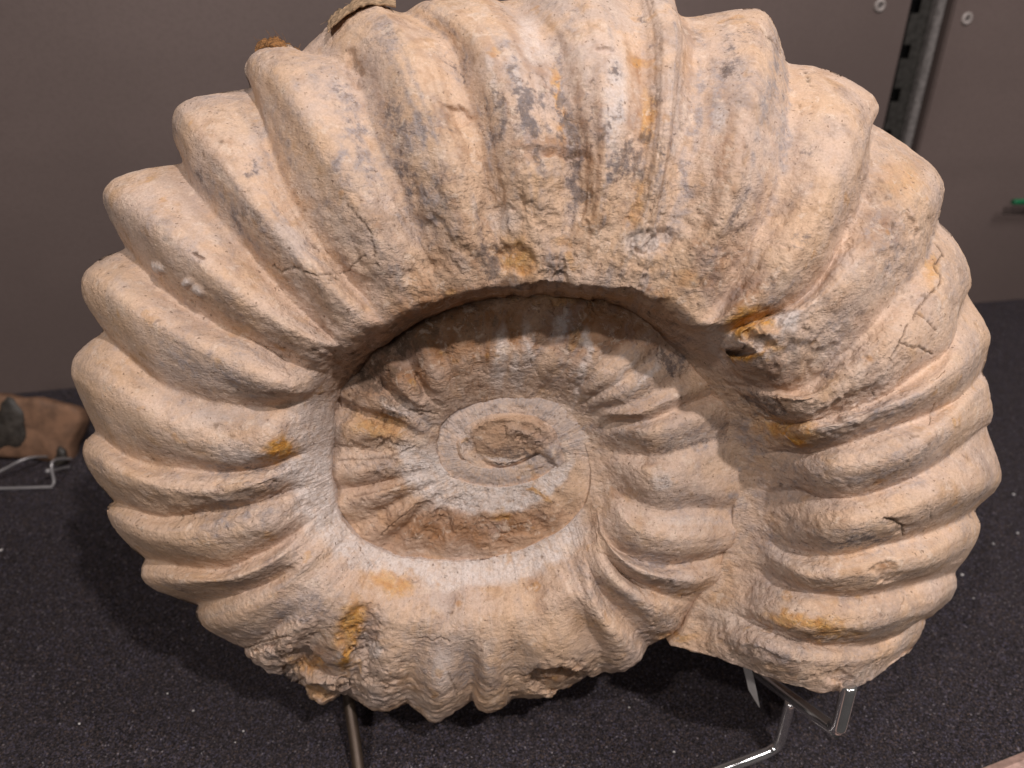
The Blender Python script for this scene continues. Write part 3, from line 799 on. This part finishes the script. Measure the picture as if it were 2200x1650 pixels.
def crack_field(px, py, wx, wy):
    out = np.zeros(px.shape, np.float32)
    X = px + wx; Y = py + wy
    for poly, w, st in CRACKS_AND_SHADE:
        p = np.array(poly, float)
        lo = p.min(0) - 20; hi = p.max(0) + 20
        sel = np.nonzero((X > lo[0]) & (X < hi[0]) & (Y > lo[1]) & (Y < hi[1]))
        if len(sel[0]) == 0: continue
        x = X[sel]; y = Y[sel]
        best = np.full(x.shape, 1e9)
        for a, b in zip(p[:-1], p[1:]):
            d = b - a; L = d @ d
            t = np.clip(((x - a[0]) * d[0] + (y - a[1]) * d[1]) / L, 0, 1)
            best = np.minimum(best, np.hypot(x - a[0] - t * d[0], y - a[1] - t * d[1]))
        out[sel] = np.maximum(out[sel], st * (1 - sstep(w * 0.15, w * 1.0, best)))
    return out


def normals_of(V):
    du = np.gradient(V, axis=0); dv = np.gradient(V, axis=1)
    n = np.cross(du, dv)
    n /= np.linalg.norm(n, axis=-1, keepdims=True) + 1e-12
    return n


def weather(V, px, py, s, v, front, rough_scale=1.0, ring=0.0):
    """adds stone relief to V along its normals and returns masks"""
    n = normals_of(V)
    view = CAMPOS - V
    sg = np.sign((n * view).sum(-1))
    # one sign for the whole sheet: front faces look at the camera
    fl = np.sign(np.median(sg[:, : max(4, V.shape[1] // 3)]))
    n = n * fl
    wx = 9 * pn(V, .006, 2) + 5 * pn(V, .0025, 4); wy = 9 * pn(V, .006, 12) + 5 * pn(V, .0025, 14)
    rough = rough_scale * (0.42 + 0.58 * (1 - sstep(.30, .78, v)))
    big = pn(V, .030, 1); mid = pn(V, .012, 5); sm = pn(V, .005, 8); ti = pn(V, .0022, 9)
    d = .0017 * big * (.55 + .6 * rough) + .00055 * mid * rough + .00042 * sm * rough + .00028 * ti * (0.35 + .65 * rough)
    hot = blob_sum(px, py, wx * 3, wy * 3, [(1180, 530, 430, 130, 0, 1), (820, 900, 110, 120, 0, 1), (1740, 810, 160, 120, -20, .9), (1000, 1120, 230, 60, 0, .8), (690, 1440, 130, 80, 0, 2.0), (1200, 1470, 80, 40, 0, 1.5), (1000, 1430, 330, 80, 0, .12), (1640, 1400, 260, 70, 10, .7), (1500, 1270, 120, 60, 0, .5), (1900, 480, 110, 120, 0, .6), (1090, 945, 100, 50, 0, .9), (520, 1080, 180, 60, 0, .5), (700, 780, 120, 60, 30, .5)], .6)
    d += hot * (.0009 * mid + .0005 * sm)
    fur = perlin(s * 4.6 + .15 * big, v * 1.4, np.full_like(s, 5.5)) + .6 * perlin(s * 11 + .2 * mid, v * 2.2, np.full_like(s, 9.5))
    d += .0009 * fur * (1 - sstep(30, 36, s)) * sstep(.05, .2, v) * (.45 + .55 * sstep(7, 9, s) * (1 - sstep(13, 16, s)))
    # flaked ledges
    f = pn(V, .016, 21) + .5 * pn(V, .006, 22) + .25 * pn(V, .0025, 23)
    d -= .0011 * sstep(.18, .24, f) * hot
    d -= .0007 * sstep(.42, .46, f) * hot
    # crumbly pits
    pit = sstep(.40, .60, pn(V, .0035, 30)) * sstep(-.05, .25, pn(V, .03, 31))
    d -= .0008 * pit * (0.15 + .45 * rough + .5 * hot)
    d += (.0003 * mid + .0007 * sm) * sstep(.72, .93, v) * sstep(21.5, 23, s) * (1 - sstep(29, 30, s))
    # scoops and cracks
    sc = np.zeros(px.shape, np.float32)
    for (cx, cy, rx, ry, ang, dep, soft) in SCOOPS:
        ww = .5 if cy > 1400 else 1.1
        m = blob_sum(px, py, wx * ww, wy * ww, [(cx, cy, rx, ry, ang, 1.0)], soft)
        if (cx, cy) in UNDERCUT:
            an = math.radians(ang)
            vv = (-(px - cx) * math.sin(an) + (py - cy) * math.cos(an)) / ry
            m = m * np.clip(.5 + .6 * vv, .05, 1)
        sc = np.maximum(sc, m * dep)
    sc = sc * front
    push = sc * (1 + .25 * sm)
    cr = crack_field(px, py, 3 * ti + 2.5 * sm, 3 * pn(V, .0022, 44)) * front
    d -= .0013 * cr
    wlump = blob_sum(px, py, wx * .3, wy * .3, WHITE[:3]) * front
    d += .0012 * wlump
    # radial striation of calcite
    stri = perlin(s * 46, v * 1.5, np.full_like(s, 3.3)) + .5 * perlin(s * 110, v * 2.0, np.full_like(s, 8.1))
    band = np.zeros_like(px)
    band += (1 - sstep(.13, .22, v + .03 * big + .03 * sm)) * sstep(16.5, 19, s) * (1 - sstep(29.3, 30.2, s))
    band += (1 - sstep(.30, .42, v + .06 * mid + .07 * sm)) * sstep(45, 47, s) * (1 - sstep(55.5, 57, s))
    ringm = sstep(55.5, 57, s)
    band = np.clip(band, 0, 1)
    d += .00034 * stri * np.clip(band + ringm, 0, 1)
    V = V + n * d[..., None] + FWD * push[..., None]
    # masks
    big2 = pn(V, .05, 51); m2 = pn(V, .018, 52); m3 = pn(V, .007, 53); m4 = pn(V, .003, 54)
    X = wx * 1.6; Y = wy * 1.6
    M = {}
    M['ochre'] = np.clip(blob_sum(px, py, X, Y, OCHRE) * front, 0, 1)
    M['brown'] = np.clip(blob_sum(px, py, X, Y, BROWN, .6) * front + .30 * sstep(.15, .55, m2 + .4 * m3) * rough, 0, 1)
    M['grey'] = np.clip(.78 * blob_sum(px, py, X * 1.5, Y * 1.5, GREY, .7) * front * (.55 + .9 * sstep(-.25, .35, m3 + .5 * m4))
                        + .40 * sstep(.10, .5, big2 + .5 * m2 + .25 * m3), 0, 1)
    M['grey'] = np.maximum(M['grey'], ringm * (.62 + .35 * sstep(-.3, .5, stri)))
    region = .45 * np.exp(-((px - 1130) / 420) ** 2 - ((py - 300) / 260) ** 2) + .16
    st1 = perlin(s * 6.3 + .3 * m3, v * 1.7, np.full_like(s, 15.5)) + .55 * perlin(s * 15 + .4 * m4, v * 3.0, np.full_like(s, 19.5))
    stw = (.35 + .65 * np.exp(-((px - 1180) / 480) ** 2 - ((py - 280) / 300) ** 2)) * (1 - sstep(40, 46, s))
    M['grey'] = np.clip(M['grey'] + .75 * stw * sstep(.08, .55, st1 + .35 * m3 + .2 * m4), 0, 1)
    M['brown'] = np.clip(M['brown'] + .55 * stw * sstep(.15, .6, -st1 + .35 * m3 + .3 * m4), 0, 1)
    rid = 1 - np.abs(pn(V, .008, 61)) * 2.2 - np.abs(pn(V, .0035, 62)) * 1.4
    M['dark'] = np.clip(blob_sum(px, py, X, Y, DARK, .6) * front * (.95 + .6 * m3 + .5 * m4)
                        + region * (sstep(.35, .9, rid) * sstep(.0, .4, m2 + .6 * big2) * 1.6 + 1.1 * sstep(.35, .75, st1 + .5 * m3 + .4 * m4)), 0, 1)
    M['dark'] = np.maximum(M['dark'], .8 * ringm * sstep(.5, .8, stri + .3 * m4))
    M['dark'] = np.maximum(M['dark'], .55 * band * sstep(.7, 1.0, stri + .4 * m4))
    M['white'] = np.clip(blob_sum(px, py, X * .5, Y * .5, WHITE, .5) * front + band * (.95 + .35 * m3 + .25 * stri), 0, 1)
    M['white'] = np.maximum(M['white'], ringm * .22)
    M['ochre'] = np.maximum(M['ochre'], .4 * sstep(.62, .8, pn(V, .014, 71) + .3 * m3 + .2 * m4))
    M['crack_shade'] = np.clip(.95 * blob_sum(px, py, X * .3, Y * .3, [(1597, 752, 22, 7, -4, 1.0), (1640, 712, 5, 12, 0, .7)], .3) * front + cr * .9 + .5 * pit * sstep(.3, .6, m2 + .3), 0, 1)  # the oval paints the cavity's shade dark
    M['rough'] = np.clip(.25 + .55 * rough + .6 * hot + .25 * m2, .1, 1.3)
    return V, M


def whorl(s0, s1, per, nq, vmax_skirt=True, back=0, cap=False):
    s = np.linspace(s0, s1, int((s1 - s0) * per) + 1)
    base = catmull(crest_tab, s + 1.0)              # (ns,NV,2)
    notch = catmull(val_tab, s + 0.5)
    p = SHARP_(s)
    c = np.sqrt(np.cos(np.pi * s) ** 2 + .008) / math.sqrt(1.008)
    w = 1 - c ** p
    w = (w / (1 - (math.sqrt(.008) / math.sqrt(1.008)) ** p))
    pix = base * (1 - w)[:, None, None] + notch * w[:, None, None]
    seq = catmull(all_tab, (s + 1) * 2)
    bv = sstep(.70, .96, np.linspace(0, 1, NV))[None, :, None]
    pix = seq * (1 - bv) + pix * bv
    q = np.linspace(0, 1, nq)
    v = 1 - (1 - q) ** 1.7
    # bend sampling back towards even spacing at the seam
    v = .5 * v + .5 * q if not back else v
    P = catmull(np.moveaxis(pix, 1, 0), v * (NV - 1))      # (nq,ns,2)
    P = np.moveaxis(P, 0, 1)
    S, Vv = np.meshgrid(s, v, indexing='ij')
    T = T_(S); HS = HS_(S); HE = HE_(S); VC = VC_(S)
    lo = np.clip((VC - Vv) / VC, 0, 1); hi = np.clip((Vv - VC) / (1 - VC), 0, 1)
    so = SOFT_(S); sh_ = SOFTH_(S)
    rise = so * sstep(0, 1, 1 - lo) + (1 - so) * np.power(np.maximum(1 - lo ** 2.3, 0), .62)
    prof = np.where(Vv < VC, HS + (T - HS) * rise,
                    HE + (T - HE) * ((1 - sh_) * np.power(np.maximum(1 - hi ** 2.2, 0), .55) + sh_ * (1 - sstep(0, 1, hi ** 1.25))))
    amp = AMP_(S) * (1 + .22 * np.interp(S, np.arange(-1, 70), np.random.default_rng(5).uniform(-1, 1, 71))) * (1 + .25 * perlin(S * .9, Vv * 3.1, np.full_like(S, 2.2)))
    rib = (1 - w)[:, None] ** 1.0
    g = sstep(0, 1, (Vv - G0_(S)) / (G1_(S) - G0_(S))) * (1 - .35 * sstep(.75, 1.0, Vv))
    # swollen inner ends of the ribs
    tub = np.exp(-((Vv - .24) / .10) ** 2) * np.clip(amp / .012, 0, 1) * (.0035 + .0015 * sstep(4, 5, S) * (1 - sstep(7.5, 8.5, S))) * (1 - sstep(20, 22, S) * (1 - sstep(32, 34, S))) * (1 - sstep(8, 9.5, S) * (1 - sstep(13.5, 15, S)))
    prof = prof - .0035 * np.exp(-((Vv - .02) / .06) ** 2) * (1 - rib) * sstep(8, 10, S) * (1 - sstep(16, 18, S))
    h = prof + amp * (rib - .6) * g + tub * (rib - .4)
    px = P[..., 0]; py = P[..., 1]
    dm = mid_depth(py)
    d = dm - h
    V3 = unproj(px, py, d)
    front = np.ones_like(px)
    if back:
        # mirrored far half, following the same ribs
        nb = back
        qb = np.linspace(0, 1, nb + 1)[1:]
        src = np.clip(((1 - qb ** 1.15 * .98) * (nq - 1)), 0, nq - 1)
        i0 = np.floor(src).astype(int); fr = src - i0; i1 = np.minimum(i0 + 1, nq - 1)
        def smp(A): return A[:, i0] * (1 - fr)[None, :, None] + A[:, i1] * fr[None, :, None]
        F = smp(V3)
        rel = F - CAMPOS
        depth = rel @ FWD
        dmid = smp(dm[..., None])[..., 0]
        add = 2 * np.maximum(dmid - depth, 0)
        sh = .985 - .03 * qb[None, :]
        ctr = unproj(np.array(1120.), np.array(760.), np.array(D0))
        B = F + add[..., None] * FWD
        lat = B - ctr
        along = (lat @ FWD)[..., None] * FWD
        B = ctr + along + (lat - along) * np.minimum(1, sh)[..., None]
        V3 = np.concatenate([V3, B], 1)
        px = np.concatenate([px, smp(px[..., None])[..., 0]], 1); py = np.concatenate([py, smp(py[..., None])[..., 0]], 1)
        S = np.concatenate([S, np.repeat(s[:, None], nb, 1)], 1)
        Vv = np.concatenate([Vv, np.repeat((1 + 0 * qb)[None], len(s), 0)], 1)
        front = np.concatenate([front, np.zeros((len(s), nb))], 1)
    return V3, px, py, S, Vv, front


def with_skirts(V3, M, lo=True, hi=True):
    cols = [V3]
    pads = [0, 0]
    if lo:
        cols.insert(0, V3[:, :1] + FWD * .006); cols.insert(0, V3[:, :1] + FWD * .03); pads[0] = 2
    if hi:
        cols.append(V3[:, -1:] + FWD * .006); cols.append(V3[:, -1:] + FWD * .025); pads[1] = 2
    out = np.concatenate(cols, 1)
    M = {k: np.pad(a, ((0, 0), pads), mode='edge') for k, a in M.items()}
    return out, M


AMM_BASE = np.array([0.02, 0.34, 0.03])
amm = empty("ammonite_fossil", tuple(AMM_BASE), "large pale tan ribbed spiral ammonite fossil leaning on the chrome wire stand", "fossil")


def add_part(name, V3, M, label=None):
    me = grid_mesh(name, V3 - AMM_BASE)
    for k, a in M.items():
        attr(me, k, a)
    o = link_mesh(name, me, M_FOSSIL, amm)
    if label: o['label'] = label
    return o


# outer whorl (with broken aperture end closed towards the back)
A = whorl(-0.5, 30.0, 56, 330, back=70)
V3, M = weather(*A)
# close the broken end: extra rows that fold from the front half to the back half
ncap = 14
r0 = V3[0]
n_all = len(r0)
ctr_end = r0[: 330].mean(0) + FWD * .035
rows = []
for k in range(ncap, 0, -1):
    t = k / ncap
    a = math.sin(t * math.pi / 2); b = 1 - math.cos(t * math.pi / 2)
    row = r0 + (ctr_end - r0) * (0.98 * b) + (-UP) * (.004 * a * (1 - t)) + (FWD * .004 * a)
    row = row + .0012 * pn(row, .008, 80)[..., None] * (-UP)
    rows.append(row)
V3c = np.concatenate([np.stack(rows), V3], 0)
M = {k: np.concatenate([np.repeat(a[:1], ncap, 0), a], 0) for k, a in M.items()}
V3c, M = with_skirts(V3c, M, lo=True, hi=False)
add_part("outer_whorl", V3c, M, "thick outer whorl with deep rounded ribs")

A = whorl(30.0, 57.0, 40, 190)
V3, M = weather(*A, rough_scale=1.25)
V3, M = with_skirts(V3, M)
add_part("inner_whorl", V3, M, "darker stained inner whorl inside the hollow centre")

A = whorl(57.0, 68.0, 40, 60)
V3, M = weather(*A, rough_scale=.35)
V3, M = with_skirts(V3, M)
add_part("innermost_ring", V3, M, "grey finely striated smooth ring at the centre")


# central rough core: heightfield measured in the disc plane
def core():
    n = 170
    th = np.linspace(0, 2 * math.pi, 260)
    rr = np.linspace(0, 1, n) ** .8
    R, TH = np.meshgrid(rr, th, indexing='ij')
    px = 1092 + R * np.cos(TH) * 146; py = 952 + R * np.sin(TH) * 84
    def line(pts):
        best = np.full(px.shape, 1e9)
        pts = np.array(pts, float)
        for a, b in zip(pts[:-1], pts[1:]):
            dd = b - a
            t = np.clip(((px - a[0]) * dd[0] + (py - a[1]) * dd[1]) / (dd @ dd), 0, 1)
            best = np.minimum(best, np.hypot(px - a[0] - t * dd[0], py - a[1] - t * dd[1]))
        return best
    h = .0097 + 0 * px
    e = np.sqrt(((px - 1098 + .35 * (py - 938)) / 106) ** 2 + ((py - 938) / 46) ** 2)
    rim = line([(992, 985), (990, 955), (1012, 925), (1050, 904), (1095, 897), (1145, 907), (1185, 935), (1208, 975), (1222, 1012)])
    tongue = line([(1100, 925), (1140, 935), (1170, 955), (1192, 985), (1208, 1015)])
    lowlip = line([(1020, 965), (1050, 992), (1085, 1000), (1118, 990), (1145, 972), (1175, 978), (1196, 1000)])
    h += .0030 * np.exp(-(rim / 9) ** 2)
    h += .0036 * (1 - sstep(.3, 1.1, e)) + .0050 * np.exp(-(tongue / 17) ** 2)
    below = sstep(-2, 10, py - np.interp(px, [1015, 1050, 1085, 1118, 1150, 1180, 1200], [962, 990, 999, 988, 968, 978, 1005]))
    near = np.exp(-((px - 1112) / 74) ** 4) * (1 - sstep(18, 40, py - 985))
    h -= .0052 * below * near * (1 - sstep(4, 26, lowlip))
    h -= .0035 * sstep(.74, .86, R) + .03 * sstep(.96, 1.0, R)
    V = unproj(px, py, mid_depth(py) - h)
    rg = np.ones_like(px)
    sg = 1 - sstep(.85, 1.1, e)
    V, M = weather(V, px, py, np.full_like(px, 40.0), .1 + .7 * (1 - sg), rg, rough_scale=1.0)
    M['grey'] = np.clip(M['grey'] + .35 * (1 - sg), 0, 1)
    M['brown'] = np.clip(M['brown'] * .45 + .35 * sg, 0, 1)
    M['grey'] = np.clip(M['grey'] + .35 * np.exp(-(tongue / 16) ** 2), 0, 1)
    me = grid_mesh("core", np.concatenate([V], 0) - AMM_BASE)
    for k, a in M.items(): attr(me, k, a)
    o = link_mesh("core", me, M_FOSSIL, amm)
    o['label'] = "rough brown broken core at the very centre"


core()


# ------------------------------------------------------------------ torn paper scraps on top of the ribs
def scrap(name, poly, depth, lift, mat, label, seed):
    """thin torn fibre flake: strip lying over the rib shoulder, with ragged curled edges and loose hairs"""
    r = random.Random(seed)
    P = np.array(poly, float)
    n, m = 60, 12
    tt = np.linspace(0, 1, len(P)); u = np.linspace(0, 1, n)
    cx = np.interp(u, tt, P[:, 0]); cy = np.interp(u, tt, P[:, 1]); wd = np.interp(u, tt, P[:, 2])
    dp = np.interp(u, tt, depth)
    rows = []
    for i in range(n):
        row = []
        for j in range(m):
            f = j / (m - 1) - .25
            rag = 1 + .55 * float(perlin(np.array(u[i] * 14 + seed), np.array(j * .2), np.array(seed * 1.0)))
            # runs back over the rib: away from the camera and lifting
            x = cx[i] + 4 * float(perlin(np.array(u[i] * 9.), np.array(j * .5), np.array(seed + 2.0)))
            y = cy[i] - wd[i] * max(f, -.2) * rag
            d = dp[i] + .012 * f * rag + lift * math.sin(u[i] * 3)
            row.append(unproj(np.array(x), np.array(y), np.array(d)))
        rows.append(row)
    V = np.array(rows)
    V = V + .0006 * pn(V, .004, seed)[..., None] * UP
    c = V.reshape(-1, 3).mean(0)
    th = FWD * .0004 - UP * .0009
    bot = V + th
    ring = np.concatenate([V, bot[:, ::-1], V[:, :1]], 1)
    me = grid_mesh(name, ring - c)
    o = link_mesh(name, me, mat, None, tuple(c))
    tag(o, label, "paper scrap", "torn fibre scraps on the fossil")
    bm = bmesh.new()
    for k in range(16):
        i = r.randrange(n); p = V[i, r.choice([0, 1, m - 1, m - 2])] - c
        dr = np.array([r.uniform(-1, 1), r.uniform(-.6, .6), r.uniform(-.2, 1)]); dr /= np.linalg.norm(dr)
        L = r.uniform(.003, .008)
        q = p + dr * L * .5 + np.array([r.uniform(-1, 1), 0, r.uniform(-1, 1)]) * .0007
        e = p + dr * L
        a = .00011
        ring_ = []
        for pt, rad in ((p, a), (q, a), (e, a * .4)):
            ring_.append([bm.verts.new(Vector(pt + rad * np.array([math.cos(t), 0, math.sin(t)]))) for t in (0, 2.1, 4.2)])
        for A_, B_ in zip(ring_[:-1], ring_[1:]):
            for t in range(3):
                bm.faces.new([A_[t], A_[(t + 1) % 3], B_[(t + 1) % 3], B_[t]])
    link_mesh("loose_fibres", bm_mesh("loose_fibres", bm), mat, o)
    return o


scrap("paper_scrap", [(548, 108, 12), (562, 97, 16), (585, 93, 20), (602, 96, 20), (618, 102, 12), (645, 110, 6)],
      [.392, .389, .387, .387, .39, .394], .0, M_SCRAP, "small rusty brown torn scrap on the second peak left of the larger scrap", 3)
scrap("paper_scrap", [(704, 62, 26), (715, 48, 22), (740, 28, 20), (770, 8, 20), (800, 2, 18), (850, 8, 14)],
      [.374, .373, .372, .371, .372, .378], .0, M_SCRAP2, "larger tan torn scrap curling over the rib top near the upper edge", 5)


# ------------------------------------------------------------------ chrome wire stand
def P(px, py, d): return unproj(np.array(float(px)), np.array(float(py)), np.array(float(d)))


def stand():
    r = .0033
    # right arm: from under the fossil forward, then up into a hook before it
    base = on_shelf(np.array(1690.), np.array(1600.))
    E = empty("wire_stand", tuple(base), "polished chrome wire display stand holding up the big ammonite", "display stand")

    def part(name, pts, rad=r, label=None, mat=None):
        o = link_mesh(name, tube_mesh(name, pts, rad, base=base), mat or M_CHROME, E)
        if label: o['label'] = label
    a0 = P(1560, 1395, .555); a1 = P(1800, 1572, .425); a2 = P(1824, 1476, .410)
    part("hook", [a0, a0 * .6 + a1 * .4] + bend(a0, a1, a2, .007) + [a2], .0041, "right hook turned up in front of the fossil")
    # right foot: short upright post on the shelf and a rail running forward to the left
    f0 = on_shelf(np.array(1672.), np.array(1608.), r); f1 = f0 + np.array([0, 0, .043]); f2 = on_shelf(np.array(1420.), np.array(1705.), r)
    part("foot_rail", [f1, f0 * .5 + f1 * .5] + bend(f1, f0, f2, .011) + [f2 * .5 + f0 * .5, f2], r, "right foot bent up into a short post")
    # left support
    l0 = on_shelf(np.array(775.), np.array(1690.), 0.001); l1 = P(746, 1462, .500)
    part("support_rod", [l0, l0 * .6 + l1 * .4, l1, l1 + np.array([0, .03, .02])], .0037, "left chrome rod with painted brown reflection rising under the fossil", M_CHROME_BROWN)
    # back frame, hidden behind the fossil
    b0 = a0 + np.array([0, .02, -.01]); b1 = on_shelf(np.array(1560.), np.array(1180.), r)
    part("back_leg", [a0, b0, b1])
    c0 = l1 + np.array([0, .03, .02]); c1 = on_shelf(np.array(800.), np.array(1180.), r)
    part("back_leg", [c0, c0 * .5 + c1 * .5, c1])
    part("cross_bar", [b1, b1 * .5 + c1 * .5, c1])


stand()

# price label hanging by the stand
def label_strip():
    pts = [(1603, 1425, .470), (1611, 1455, .468), (1617, 1482, .466), (1631, 1518, .464)]
    hw = [9, 9, 9, 1.5]
    bm = bmesh.new()
    c = P(1612, 1470, .467)
    L = []
    for (x, y, d), w in zip(pts, hw):
        L.append([bm.verts.new(Vector(P(x - w, y, d) - c)), bm.verts.new(Vector(P(x + w, y + 3, d + .0015) - c))])
    for a, b in zip(L[:-1], L[1:]):
        bm.faces.new([a[0], a[1], b[1], b[0]])
    bmesh.ops.solidify(bm, geom=bm.faces[:], thickness=.0004)
    o = link_mesh("paper_tag", bm_mesh("paper_tag", bm, False), M_PAPER, None, tuple(c))
    tag(o, "narrow white paper tag hanging below the fossil beside the right hook", "tag")


label_strip()


# ------------------------------------------------------------------ neighbouring slab on its own wire easel, left edge
def neighbour():
    out = [(-90, 835), (-40, 842), (0, 846), (40, 857), (70, 852), (110, 863), (150, 872), (166, 884), (172, 905), (160, 932), (147, 960), (145, 998), (132, 1004), (115, 1000), (80, 989), (30, 986), (-30, 984), (-90, 990)]
    d = .765
    pts = [P(x, y, d + .00012 * (935 - y) * -1) for x, y in out]
    c = np.mean(pts, 0)
    # outline smoothed and subdivided, then built as a rounded slab
    Q = np.array(pts); n = len(Q)
    fine = []
    for i in range(n):
        for t in (0, .25, .5, .75):
            fine.append(Q[i] * (1 - t) + Q[(i + 1) % n] * t)
    Q = np.array(fine)
    Q = (np.roll(Q, 1, 0) + 2 * Q + np.roll(Q, -1, 0)) / 4
    thick = .024
    prof = [(.0, .0), (.45, -.001), (.80, .0), (.93, .0015), (.985, .004), (1.0, .008), (1.0, .016), (.97, .022), (.85, thick), (.0, thick)]
    rows = []
    for k, o in prof:
        row = c + (Q - c) * k + FWD * o
        rows.append(np.concatenate([row, row[:1]]))
    V = np.array(rows)
    V = V + .002 * pn(V, .02, 3)[..., None] * FWD + .0012 * pn(V, .008, 4)[..., None] * UP
    V[0] = V[0].mean(0); V[-1] = V[-1].mean(0)
    S = empty("stone_slab", tuple(c), "brown stone slab with a dark fossil patch at the left edge", "stone slab")
    link_mesh("slab_body", grid_mesh("slab_body", V - c, flip=True), M_SLAB, S)
    # dark raised fossil patches
    for (cx, cy, rx, ry, ang) in ((14, 918, 46, 58, 25), (130, 985, 16, 26, 10)):
        th = np.linspace(0, 2 * math.pi, 49); rr = np.linspace(0, 1, 10)
        R, TH = np.meshgrid(rr, th, indexing='ij')
        wob = 1 + .14 * np.sin(3 * TH + 1) + .08 * np.sin(5 * TH)
        a = math.radians(ang)
        ux = R * np.cos(TH) * rx * wob; uy = R * np.sin(TH) * ry * wob
        x = cx + ux * math.cos(a) - uy * math.sin(a); y = cy + ux * math.sin(a) + uy * math.cos(a)
        h = .0065 * np.sqrt(np.maximum(1 - R ** 2, 0)) - .003
        base = d + .00012 * (y - 935)
        V = unproj(x, y, base - h - .001)
        V = V + .0007 * pn(V, .006, 9)[..., None] * FWD
        link_mesh("dark_fossil", grid_mesh("dark_fossil", V - c), M_DARKFOS, S)
    # easel
    g0 = on_shelf(np.array(60.), np.array(1047.), .002)
    E = empty("small_easel", tuple(g0), "small thin wire easel under the brown slab at left", "display stand")
    rr = .0014
    k = on_shelf(np.array(117.), np.array(1046.), .002); k0 = on_shelf(np.array(-120.), np.array(1053.), .002)
    kd = np.linalg.norm((k - CAMPOS)) / np.linalg.norm(ray(np.array(117.), np.array(1046.)))
    up = P(113, 992, kd)
    up2 = up + FWD * .03
    link_mesh("front_wire", tube_mesh("front_wire", [k0, k0 * .5 + k * .5] + bend(k0, k, up, .006) + [up] + [up2], rr, base=g0), M_WIRE, E)
    s0 = P(-60, 1040, .735); s1 = P(62, 984, .745)
    link_mesh("side_wire", tube_mesh("side_wire", [s0, s0 * .5 + s1 * .5, s1, s1 + FWD * .05 - UP * .004], rr, base=g0), M_WIRE, E)
    b = P(103, 1012, kd - .004)
    bm = bmesh.new(); bmesh.ops.create_uvsphere(bm, u_segments=16, v_segments=10, radius=.0024)
    bmesh.ops.translate(bm, vec=Vector(b - g0), verts=bm.verts)
    link_mesh("wire_end", bm_mesh("wire_end", bm), M_WIRE, E)
    w1 = b + FWD * .05
    link_mesh("rear_wire", tube_mesh("rear_wire", [b, b * .5 + w1 * .5, w1], rr * .8, base=g0), M_WIRE, E)


neighbour()


# ------------------------------------------------------------------ crumbs and lint on the carpet
def crumbs():
    bm = bmesh.new()
    r = random.Random(11)
    spots = [(2067, 1235, 5), (2178, 1062, 5), (2186, 1145, 4.5), (2135, 1168, 3.5), (2092, 1285, 3), (415, 1527, 4), (170, 1555, 4), (360, 1490, 3), (523, 1570, 4), (1080, 1455, 3), (1352, 1520, 3.5), (1448, 1615, 4), (1448, 1248, 2), (505, 1595, 3), (2, 1182, 7)]
    for _ in range(70):
        spots.append((r.uniform(0, 2200), r.uniform(1020, 1650), r.uniform(.8, 1.6)))
    for x, y, sz in spots:
        p = on_shelf(np.array(float(x)), np.array(float(y)), 0.0012)
        dd = np.linalg.norm(p - CAMPOS)
        rad = sz * dd / FPX * .6
        m = bmesh.ops.create_icosphere(bm, subdivisions=1, radius=rad)
        for v in m['verts']:
            v.co = Vector(v.co) * r.uniform(.6, 1.25)
            v.co.z *= .6
            v.co += Vector(p)
    o = link_mesh("crumbs", bm_mesh("crumbs", bm), M_CRUMB)
    tag(o, "scattered pale crumbs and dust specks on the dark carpet", kind="stuff")


crumbs()
